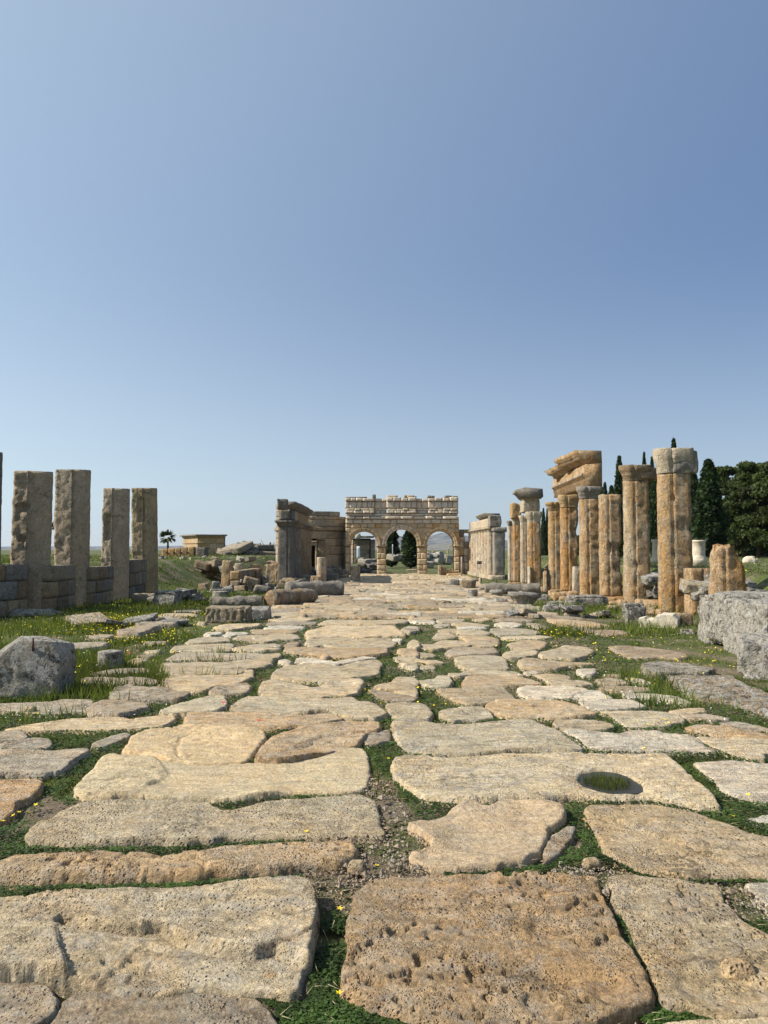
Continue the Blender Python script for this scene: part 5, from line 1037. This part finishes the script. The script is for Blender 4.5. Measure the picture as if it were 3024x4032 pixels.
# ------------------------------------------------------------------ trees
def leafcloud(P, N_, size, seed, n_per=1, flat=0.):
    """one small bent leaf-spray (2 triangles) per point"""
    r = np.random.default_rng(seed); n = len(P); a = r.normal(size=(n,3)); a /= np.linalg.norm(a, axis=1, keepdims=True); b = np.cross(a, r.normal(size=(n,3))); b /= np.linalg.norm(b, axis=1, keepdims=True)
    s = size*r.uniform(.5, 1.4, (n,1)); V = np.stack([P-a*s, P+b*s*.45, P+a*s, P-b*s*.45+N_*s*.3], 1).reshape(-1,3); return V, np.arange(4*n).reshape(n,4)
def cypress_mesh(seed, h=10, rad=1.0, n=9000):
    r = np.random.default_rng(seed); t = r.uniform(0, 1, n)**.8; prof = rad*np.interp(t, [0,.08,.3,.6,.85,1], [.45,.85,1.,.75,.38,.05]); a = r.uniform(0, 2*math.pi, n)
    lump = 1+.55*fbm(np.stack([np.cos(a)*2.2, np.sin(a)*2.2, t*11+seed], 1), 3); rr = prof*lump*np.sqrt(r.uniform(.45, 1, n)); P = np.stack([rr*np.cos(a), rr*np.sin(a), .5+t*(h-.5)], 1)
    P += r.normal(size=P.shape)*.05; return leafcloud(P, np.array([0,0,1.]), .16, seed)
def trunk(parent, h, r, col=None, bend=.1, n=9):
    lv = [(z, 1-.75*z/h, bend*math.sin(z/h*3), 0) for z in np.linspace(0, h, n)]; V, F_ = loft(circle(r, 10), lv, r*.15, 3, random.randint(0, 99)); return link('trunk', mesh('trunk', V, F_, M['bark']), parent)
CYM = [mesh('crown', *cypress_mesh(600+i), M['cypress'], smooth=False) for i in range(3)]
ccore = []
def cypress(u, v, vt, wpx, d, label, k, lean=0):
    x, zb_ = at(u, v, d); zb_ = min(zb_, float(terr(np.array([x]), np.array([float(d)]))[0])) if d < 100 else zb_
    h = at(u, vt, d)[1]-zb_; w_ = wpx*d/F/2; t = thing('cypress_tree', (x, d, zb_-.1), label, 'cypress tree', 'cypress trees', random.uniform(0, 6)); o = link('crown', CYM[k % 3], t, sc=(w_, w_, h/10)); tk = trunk(t, h*.9, max(.1, w_*.16)); tk.data.materials[0] = M['bark']; return t
for i, a in enumerate([(2797,2202,1808,125,62,'broad dark cypress just right of the nearest column'),(2735,2204,1838,80,66,'dark cypress partly hidden by the nearest column and the broad cypress'),(2661,2205,1729,62,70,'tallest cypress, its tip showing above the grey block capital'),(2444,2205,1796,62,72,'slender cypress rising behind the headless column'),(2543,2205,1782,40,78,'thin cypress tip above the brown capital, left of the pair'),(2574,2205,1801,42,80,'thin cypress tip above the brown capital, right of the pair'),(2590,2205,1860,70,60,'dark cypress filling the gap between the two nearest columns'),(2362,2205,1860,50,75,'dark cypress behind the end of the entablature'),(2386,2205,1899,42,82,'small cypress left of the headless column'),(2412,2205,1912,60,84,'low bushy cypress behind the headless column'),(2142,2205,2000,26,110,'tiny distant cypress tip, left of two, above the grey pier'),(2156,2205,2003,20,112,'tiny distant cypress tip, right of two, above the grey pier'),(1541,2192,2040,66,72,'black-green cypress filling the left half of the middle arch'),(1617,2196,2042,72,68,'black-green cypress filling the right half of the middle arch'),(1025,2184,2136,12,130,'tiny cypress on the left skyline, left of the tower'),(1064,2184,2133,14,125,'tiny pointed cypress touching the tower on the left skyline')]):
    cypress(*a[:5], a[5], i)
def pine(u, v, vt, wpx, d, label, seed, col=None, trunk_h=.12, mt='pine', ncl=52, name='pine_tree', cat='pine tree'):
    x, zb_ = at(u, v, d); zt_ = at(u, vt, d)[1]; h = zt_-zb_; R = wpx*d/F/2; r = np.random.default_rng(seed); t = thing(name, (x, d, zb_-.1), label, cat, 'pine trees'); Vs, Fs, off = [], [], 0
    for k in range(ncl):
        q = r.uniform(0, 1); zz = h*(trunk_h+(1-trunk_h)*q); lim = R*math.sqrt(max(.05, 1-((q-.35)/.68)**2)); a = r.uniform(0, 6.283); rr = lim*math.sqrt(r.uniform(.15, 1))*.8; c = np.array([rr*math.cos(a), rr*math.sin(a), min(zz, h-.4)])
        n = int(300*max(1, R/2.0)); D_ = r.normal(size=(n,3)); D_ /= np.linalg.norm(D_, axis=1, keepdims=True); cr = R*.34*r.uniform(.7,1.2); P = c+D_*np.array([1,1,.55])*cr*r.uniform(.55,1.05,(n,1)); V, Fc = leafcloud(P, np.array([0,0,1.]), .2, seed*100+k); Vs.append(V); Fs.append(Fc+off); off += len(V)
    link('crown', mesh('crown', np.concatenate(Vs), np.concatenate(Fs), M[mt], smooth=False), t); trunk(t, h*.85, .16, bend=r.uniform(-.4,.4))
    for k in range(4):
        V, F_ = loft(circle(.07, 7), [(z, 1-z*.25, 0, 0) for z in np.linspace(0, 2.2, 5)], .01, 3, k); link('limb', mesh('limb', V, F_, M['bark']), t, (0,0,h*(.3+.12*k)), (r.uniform(.7,1.1), 0, r.uniform(0,6.28)))
for i, a in enumerate([(2862,2198,1835,170,80,'pale-topped pine just right of the broad cypress'),(2930,2200,1852,150,74,'pine in the dip of the tree line right of the broad cypress'),(2985,2200,1816,200,70,'tall bushy pine at the right edge of the view'),(3060,2200,1812,190,66,'pine cut off by the right edge of the view'),(2905,2204,1935,160,90,'dark pine filling the space behind the bank'),(2780,2204,1905,150,92,'dark pine behind the two cypresses'),(3020,2204,1930,180,95,'shaded pine low behind the right edge pines'),(2830,2204,2000,150,98,'low shaded pine seen left of the orange stump'),(2950,2204,1990,170,99,'low shaded pine seen right of the orange stump'),(2480,2204,2080,160,100,'low dark trees behind the headless column and its neighbour'),(2330,2204,2090,150,104,'low dark trees behind the entablature columns')]): pine(*a[:5], a[5], 700+i)
pine(985, 2184, 2140, 60, 128, 'low dark bush of trees on the left skyline behind the ruin heap', 720, trunk_h=.05, ncl=14, name='bushy_tree', cat='tree')
pine(1048, 2184, 2146, 50, 126, 'low dark tree mass beside the round tower on the left skyline', 721, trunk_h=.05, ncl=14, name='bushy_tree', cat='tree')
def palm(u, v, vt, wpx, d, label, seed):
    x, zb_ = at(u, v, d); h = at(u, vt, d)[1]-zb_; R = wpx*d/F/2; t = thing('palm_tree', (x, d, zb_), label, 'palm tree', 'palm trees'); trunk(t, h-R*.7, .22, bend=.05); r = np.random.default_rng(seed); V, Fc = [], []
    for k in range(40):
        a = r.uniform(0, 6.283); el = r.uniform(-.5, 1.3); n = 12; L = R*r.uniform(.85,1.1); zc = h-R*.7
        for j in range(n):
            s0 = j/n; b = a+r.uniform(-.28,.28); e = el-s0*.3+r.uniform(-.2,.2); p0 = np.array([math.cos(a)*math.cos(el), math.sin(a)*math.cos(el), math.sin(el)])*L*.35+np.array([0,0,zc]); p1 = p0+np.array([math.cos(b)*math.cos(e-.25), math.sin(b)*math.cos(e-.25), math.sin(e-.25)])*L*.65; sd_ = np.array([-math.sin(b), math.cos(b), .4])*.09
            i0 = len(V); V += [p0-sd_, p0+sd_, p1]; Fc.append([i0, i0+1, i0+2])
    link('fronds', mesh('fronds', np.array(V), np.array(Fc), M['palm'], smooth=False), t)
palm(659, 2192, 2090, 76, 88, 'small fan palm on the left skyline beside the tomb', 1); palm(222, 2192, 2055, 60, 92, 'fan palm glimpsed between the socketed pillar and the widest pillar', 2)

# ------------------------------------------------------------------ people far behind the right arch
def person(u, v, d, hm, label, top, legs, pose=0, face=0):
    x, _ = at(u, v, d); z0 = at(u, v, d)[1]-hm*.97; k = hm/1.75; t = thing('person', (x, d, z0), label, 'person', rz=face)
    def skin(name, pts, edges, rad, m, par):
        me = bpy.data.meshes.new(name); me.from_pydata([(a*k, b*k, c*k) for a, b, c in pts], edges, []); o = link(name, me, par); sm = o.modifiers.new('s', 'SKIN'); me.materials.append(M[m])
        for i, r in enumerate(rad): me.skin_vertices[0].data[i].radius = (r*k, r*k)
        me.skin_vertices[0].data[0].use_root = True; ss = o.modifiers.new('u', 'SUBSURF'); ss.levels = ss.render_levels = 1; return o
    sp = .12+.12*pose
    body = [(0,0,.95),(0,0,1.15),(0,0,1.4),(0,-.01,1.52),(0,-.03,1.66),(-.1,0,.88),(-.11,-sp*.5,.5),(-.11,sp*.3,.08),(-.11,sp*.3-.14,.04),(.1,0,.88),(.11,sp*.5,.5),(.11,-sp*.6,.08),(.11,-sp*.6-.14,.04),(-.19,0,1.4),(-.25,.03,1.13),(-.24,-.12,.9),(-.24,-.17,.82),(.19,0,1.4),(.26,-.02,1.13),(.24,-.14-.1*pose,.92+.2*pose),(.23,-.2-.1*pose,.86+.25*pose)]
    ed = [(0,1),(1,2),(2,3),(3,4),(0,5),(5,6),(6,7),(7,8),(0,9),(9,10),(10,11),(11,12),(2,13),(13,14),(14,15),(15,16),(2,17),(17,18),(18,19),(19,20)]
    skin('body', body, ed, [.13,.12,.14,.055,.1,.085,.06,.045,.04,.085,.06,.045,.04,.06,.045,.035,.03,.06,.045,.035,.03], 'skin', t)
    skin('shirt', [body[i] for i in (0,1,2,13,14,17,18)], [(0,1),(1,2),(2,3),(3,4),(2,5),(5,6)], [.15,.145,.16,.08,.065,.08,.065], top, t)
    skin('trousers', [body[i] for i in (0,5,6,7,9,10,11)], [(0,1),(1,2),(2,3),(0,4),(4,5),(5,6)], [.145,.1,.075,.06,.1,.075,.06], legs, t)
    skin('hair', [(0,.02,1.7),(0,.03,1.76)], [(0,1)], [.1,.07], 'hair', t)
person(1686, 2170, 88, 1.72, 'person in a white top behind the low ruin, leftmost in the right arch', 'cloth_w', 'cloth_d', 0, .4)
person(1693, 2174, 86, 1.6, 'person in dark clothes standing just behind the one in white', 'cloth_d', 'cloth_d', 0, -.5)
person(1705, 2166, 90, 1.8, 'tallest person in blue with a raised arm, between the white and the bag carrier', 'cloth_b', 'cloth_d', 1, .2)
person(1715, 2175, 88, 1.65, 'person in dark jacket turned away, fourth from the left', 'cloth_d', 'cloth_b', 0, 3)
person(1741, 2173, 88, 1.7, 'lone person in reddish top, nearest the right pier of the arch', 'cloth_r', 'cloth_d', 1, 1.2)

# small bare tree in the right arch
x_, z_ = at(1757, 2216, 60); bt = thing('bare_sapling', (x_, 60, z_-.05), 'thin bare forked sapling seen through the right arch', 'tree')
V, F_ = loft(circle(.05, 7), [(z, 1-.3*z, .12*math.sin(z*1.5), 0) for z in np.linspace(0, 1.0, 8)], 0); link('trunk', mesh('trunk', V, F_, M['dry']), bt)
for k in range(7):
    V, F_ = loft(circle(.022, 6), [(z, 1-.6*z, .1*z*z, 0) for z in np.linspace(0, .8, 5)], 0); link('branch', mesh('branch', V, F_, M['dry']), bt, (.1, 0, .75+.05*k), (random.uniform(-.4,.4), random.uniform(-.3,1.3), random.uniform(-1.5,1.5)))

# ------------------------------------------------------------------ greenery
def dmap(x, y):
    i = ((x-RX0)/RR).astype(int); j = ((y-RY0)/RR).astype(int); ok = (i >= 0) & (i < RW) & (j >= 0) & (j < RH); d = np.full(x.shape, -1.); d[ok] = DM[i[ok], j[ok]]; return d
def sample(n, d0, d1, half=.62):                           # even over the ground as the eye meets it, well past the frame
    d = 1/RNG.uniform(1/d1, 1/d0, n); return d*RNG.uniform(-half, half, n), d
GRAV = [(-.12,4.3,.32,.9),(.0,3.9,.3,.5),(.45,4.35,.5,.16),(-.05,5.0,.14,.6),(1.6,3.55,.7,.2),(1.0,3.75,.25,.22)]     # patches of bare grit
def grav(x, y):
    g_ = np.zeros(x.shape)
    for (a, b, c, e) in GRAV: g_ = np.maximum(g_, 1-((x-a)/c)**2-((y-b)/e)**2)
    return g_
def rot_cards(P, size, tilt, r, m='tri'):
    n = len(P); a = r.uniform(0, 6.283, n); ca, sa = np.cos(a), np.sin(a); t = r.uniform(-tilt, tilt, n); u_ = np.stack([ca*np.cos(t), sa*np.cos(t), np.sin(t)], 1); v_ = np.stack([-sa, ca, r.uniform(-tilt, tilt, n)], 1); s = size[:,None]
    return np.stack([P-u_*s, P-v_*s*.8, P+u_*s, P+v_*s*.8], 1).reshape(-1,3), np.arange(4*n).reshape(n,4)
# clover and moss in the joints
x, y = sample(420000, 2.0, 26); d = dmap(x, y); on = (np.abs(x-xc(y)) < 3.9+.3*np.sin(y)); green = n2(x, y, .8, 91, 3)*.7+n2(x, y, 5, 92, 3)*.5
seam = np.exp(-((x-xc(y)+.02)/.35)**2)
k = (d < .0) & on & (green + .45*seam + np.where(d < -.07, .28, 0) + .1*(y > 5) > .0) & (grav(x, y) <= 0)
x, y, d = x[k], y[k], d[k]; g0 = green[k]; P = np.stack([x, y, np.clip(-d, 0, .1)*.35*RNG.uniform(.1,1,len(x))+.01+.02*np.clip(g0,0,1)*RNG.uniform(0,1,len(x))], 1)
V, Fc = rot_cards(P, (.004+.0011*y)*RNG.uniform(.6,1.3,len(x)), .5, RNG); print('clover', len(x))
tag(link('clover', mesh('clover', V, Fc, M['clover'], smooth=False)), 'low dark green clover and moss filling the joints of the paving', 'ground cover', kind='stuff')
# grass blades
def blades(x, y, z, h, w_, r):
    n = len(x); a = r.uniform(0, 6.283, n); l = r.uniform(.1, .6, n)*h; b = a+r.uniform(-1,1,n); dx, dy = np.cos(a)*w_, np.sin(a)*w_
    B = np.stack([x, y, z], 1); V = np.stack([B+np.stack([-dx,-dy,0*x],1), B+np.stack([dx,dy,0*x],1), B+np.stack([np.cos(b)*l+dx*.1, np.sin(b)*l, h], 1)], 1).reshape(-1,3); return V, np.arange(3*n).reshape(n,3)
x, y = sample(560000, 5, 75, .75); z = terr(x, y); d = dmap(x, y); off = np.abs(x-xc(y))
road_ = off < 3.75; gr = n2(x, y, .5, 95, 3); tuft = n2(x, y, 2.2, 96, 3); path = (y > 50) & (np.abs(x-1.6) < 2.0+.02*y)
dens = np.where(road_, .3, .6+gr*1.6) * np.where(x > 3.7, .62, 1.); dens = np.where(path, .03, dens); dens = np.where((x > 3.7) & (gr < -.12), .2, dens)
k = (d < 0) & (RNG.uniform(0, 1, len(x)) < dens); k &= ~((x > 5.55) & (x < 7.6) & (y > 10.9) & (y < 13.9)); x, y, z = x[k], y[k], z[k]; tuft = tuft[k]; rd = road_[k]; z = np.where(rd, 0, z)
hh = (.03+.065*np.clip(tuft+.4, 0, 1.2)+.001*y)*RNG.uniform(.4,1.3,len(x)); hh = np.where(rd, hh*.35, hh); hh = np.where((x < -3.8) & (y < 34), hh*1.35, hh); hh = np.where(x > 3.7, hh*.75, hh)
V, Fc = blades(x, y, z-.01, hh, .0022+.00075*y, RNG); print('blades', len(x))
tag(link('grass', mesh('grass', V, Fc, M['grass'], smooth=False)), 'green spring grass on both verges, the banks and in the wider joints', 'grass', kind='stuff')
# taller weeds by the big boulder and the left wall
x, y = [], []
for (a, b, sx, sy, n) in ((-3.15,8.6,.35,.7,1500),(-2.7,9.6,.4,.5,1300),(-4.3,10.4,.8,.5,2500),(-2.45,11.3,.2,.3,700),(-6.8,15.5,1.0,1.5,2500),(-6.,20,1.,2.5,2500),(5.4,20.5,.9,.9,2600),(5.0,15.2,.4,.5,700),(3.4,14.8,.4,.4,700),(3.0,8.2,.25,.3,500),(3.1,9.3,.3,.35,600),(4.2,8.3,.2,.2,300)): x.append(RNG.normal(a, sx, n)); y.append(RNG.normal(b, sy, n))
x, y = np.concatenate(x), np.concatenate(y); k = dmap(x, y) < 0; x, y = x[k], y[k]; V, Fc = blades(x, y, terr(x, y)-.01, RNG.uniform(.08,.24,len(x)), .0018+.0006*y, RNG)
tag(link('tall_grass', mesh('tall_grass', V, Fc, M['grass'], smooth=False)), 'taller lush grass tufts round the boulder, the small drum and the long block', 'grass', kind='stuff')
# grass standing in the water basin
x0, y0 = G(2400, 3066, .03); n = 900; a = RNG.uniform(0, 6.283, n); rr = np.sqrt(RNG.uniform(0,1,n)); x = x0-.04+np.cos(a)*rr*.16; y = y0-.07+np.sin(a)*rr*.16; V, Fc = blades(x, y, np.full(n, .01), RNG.uniform(.02,.065,n), .0022, RNG)
tag(link('basin_grass', mesh('basin_grass', V, Fc, M['grass'], smooth=False)), 'bright grass growing out of the round water hole in the slab', 'grass', kind='stuff')
wk = NB('still_water'); wk.b.inputs['Base Color'].default_value = (.035,.035,.028,1); wk.b.inputs['Roughness'].default_value = .3; wk.b.inputs['Specular IOR Level'].default_value = .12
V, F_ = loft(circle(.27, 30), [(-.04,1,0,0),(-.004,1,0,0)], 0); V[:,1] *= 1.12
wo = link('water', mesh('water', V, F_, wk.m, smooth=False), road, (x0, y0, .022)); tag(wo, kind='structure')
# flowers
def flower_mesh(name, m, r=.011, n=5):
    V, Fc = [(0,0,0)], []
    for i in range(n):
        a = 6.283*i/n; k0 = len(V); V += [(r*.55*math.cos(a-.45), r*.55*math.sin(a-.45), .001), (r*math.cos(a), r*math.sin(a), .003), (r*.55*math.cos(a+.45), r*.55*math.sin(a+.45), .001)]; Fc.append([0, k0, k0+1, k0+2])
    return mesh(name, V, Fc, M[m], smooth=False)
fy = flower_mesh('yellow_flower', 'yellow', .014); fr_ = flower_mesh('red_poppy', 'red', .024, 4)
def stem_flower(name, me, x, y, h, label, cat, group, sc=1.):
    t = thing(name, (x, y, float(terr(np.array([x]), np.array([y]))[0]) if abs(x-xc(y)) > 3.8 else 0.), label, cat, group); V, F_ = loft(circle(.0014, 4), [(0,1,0,0),(h,1,.01,0)], 0, cap=False); link('stem', mesh('stem', V, F_, M['clover']), t); link('blossom', me, t, (.01,0,h), (random.uniform(-.5,.3), random.uniform(-.5,.5), random.uniform(0,6)), (sc,)*3); return t
random.seed(77)
for (u, v) in [(1329,3576),(912,3408),(1476,3407),(1324,3908),(1474,3360),(1200,3273),(147,3133),(68,3197),(45,3210),(5,3232),(103,3197),(134,3168),(318,3124),(1524,2986),(2530,2945),(2722,2877),(2940,3128),(2878,3212),(2545,2852),(2578,2852),(2612,2832),(2628,2845),(1434,2714),(1427,2722),(1448,2800),(1478,2812),(2612,2946),(2770,2780),(2830,2782)]:
    x, y = G(u, v, .04); stem_flower('yellow_flower', fy, x, y, .04, 'small yellow flower among the paving stones', 'flower', 'yellow flowers among the paving stones', 1+.03*y)
for (u, v, lab) in ((876,2765,'red poppy at the left edge of the road by the pale slab'),(1018,2836,'red poppy on the paving left of the road centre'),(504,2568,'red poppy behind the small grey drum'),(1026,2672,'red poppy in the green joint left of the road centre'),(640,2382,'red poppy below the stained pillar'),(660,2378,'second red poppy below the stained pillar'),(245,2608,'red poppy beside the big boulder')):
    x, y = G(u, v, .06); stem_flower('red_poppy', fr_, x, y, .06, lab, 'flower', 'red poppies', 1+.03*y)
def flowerfield(name, mat, x, y, sz, label):
    z = terr(x, y); V, Fc = rot_cards(np.stack([x, y, z+RNG.uniform(.04,.12,len(x))], 1), (.008+.0011*y)*sz*RNG.uniform(.6,1.2,len(x)), .5, RNG); tag(link(name, mesh(name, V, Fc, M[mat], smooth=False)), label, 'flowers', kind='stuff')
x, y = sample(5200, 7, 60, .7); off = np.abs(x-xc(y)); k = (dmap(x, y) < 0) & (n2(x, y, .6, 99, 2) > np.where(off < 3.7, .15, -.05)) & (RNG.uniform(0,1,len(x)) < np.where(off < 3.7, .35, .8)); bx = np.concatenate([x[k], RNG.normal(-5.6,.9,900), RNG.normal(-4.6,.5,260), RNG.normal(3.1,.35,160), RNG.normal(3.6,.6,160)]); by = np.concatenate([y[k], RNG.normal(16.8,1.3,900), RNG.normal(14.2,.7,260), RNG.normal(14.6,.6,160), RNG.normal(10.5,1,160)])
k = dmap(bx, by) < 0; flowerfield('yellow_flower_field', 'yellow', bx[k], by[k], .75, 'carpet of tiny yellow flowers in the verge grass')
x, y = sample(1500, 7, 40, .7); k = (dmap(x, y) < 0) & (n2(x, y, .7, 101, 2) > 0); flowerfield('white_flower_field', 'white_petal', x[k], y[k], .6, 'scattered tiny white daisies in the verge grass')
# ------------------------------------------------------------------ grit, pebbles and straw in the joints
x, y = sample(110000, 2.2, 14, .58); d = dmap(x, y); gv = grav(x, y); k = (d < .01) & ((gv > 0) | (RNG.uniform(0,1,len(x)) < .10)) & (np.abs(x-xc(y)) < 3.9); x, y, gv = x[k], y[k], gv[k]; n = len(x)
ico = np.array([(1,0,0),(-1,0,0),(0,1,0),(0,-1,0),(0,0,1),(0,0,-1)], float); icf = np.array([(0,2,4),(2,1,4),(1,3,4),(3,0,4),(2,0,5),(1,2,5),(3,1,5),(0,3,5)])
s = (.0016+.0006*y+.009*RNG.uniform(0,1,n)**7*(1+gv.clip(0)))*RNG.uniform(.6,1.5,n); V = ico[None]*s[:,None,None]*RNG.uniform(.5,1.3,(n,6,1)) ; V[:,:,2] *= .7; V += np.stack([x, y, s*.3+.006+.02*gv.clip(0)], 1)[:,None]
print('grit', n); tag(link('grit', mesh('grit', V.reshape(-1,3), (icf[None]+6*np.arange(n)[:,None,None]).reshape(-1,3), M['slab'], smooth=False), col=(.27,.21,.145)), 'loose grit and pebbles lying in the joints of the paving', 'grit', kind='stuff')
n = 700; x, y = sample(n*6, 2.3, 9, .5); k = dmap(x, y) < .0; x, y = x[k][:n], y[k][:n]; n = len(x); a = RNG.uniform(0,6.283,n); L = RNG.uniform(.02,.09,n); c, s_ = np.cos(a), np.sin(a); z = RNG.uniform(.015,.04,n); P = np.stack([x,y,z],1); w_ = .0012
V = np.stack([P, P+np.stack([-s_*w_*2, c*w_*2, 0*x+.001],1), P+np.stack([c*L-s_*w_, s_*L+c*w_, RNG.uniform(-.01,.02,n)],1)], 1).reshape(-1,3); tag(link('straw', mesh('straw', V, np.arange(3*n).reshape(n,3), M['dry'], smooth=False)), 'dry straw and twigs lying in the joints near the viewer', 'straw', kind='stuff')
# pebbles one can point at
for (u, v, w_, h_, lab, c) in ((1404,3458,82,58,'fist-sized pale pitted stone in the grass at the head of the big orange slab','beige'),(118,3838,30,22,'small white pebble in the joint at the lower left','white'),(1062,3890,80,40,'flat tan chip of stone in the lower joint','tan'),(105,2815,60,30,'small pale stone left of the boulder slab','pale'),(2130,2808,24,12,'white pebble beside the slotted tan slab','white'),(2338,3432,80,40,'orange lump of stone between the two big right slabs','tan'),(2210,3415,22,16,'tiny white pebble above the big orange slab','white'),(2935,3895,150,80,'loose tan lump in the hollow of the right-hand slab','tan'),(1380,3950,70,50,'tan chip under the left corner of the big orange slab','tan')):
    loose(u, v, w_, h_, lab, 'pebble', 'pebble', mat='slab_pitted', col=c, bev=.3, n=12, chip=.0, freq=14, amp=.003, taper=(.2,.2), sink=.005)

# ------------------------------------------------------------------ air
hz = NB('haze'); hz.t.nodes.remove(hz.b); pv = hz.t.nodes.new('ShaderNodeVolumePrincipled'); pv.inputs['Density'].default_value = .00006; pv.inputs['Color'].default_value = (.5,.68,1,1); pv.inputs['Anisotropy'].default_value = .3
hz.t.links.new(pv.outputs[0], hz.t.nodes['Material Output'].inputs['Volume'])
bm_ = np.array([(x, y, z) for x in (-12000, 12000) for y in (-3200, 6400) for z in (-12, 260)], float); hf = np.array([(0,1,3,2),(4,6,7,5),(0,4,5,1),(2,3,7,6),(0,2,6,4),(1,5,7,3)])
tag(link('haze', mesh('haze', bm_, hf, hz.m, smooth=False)), kind='stuff')
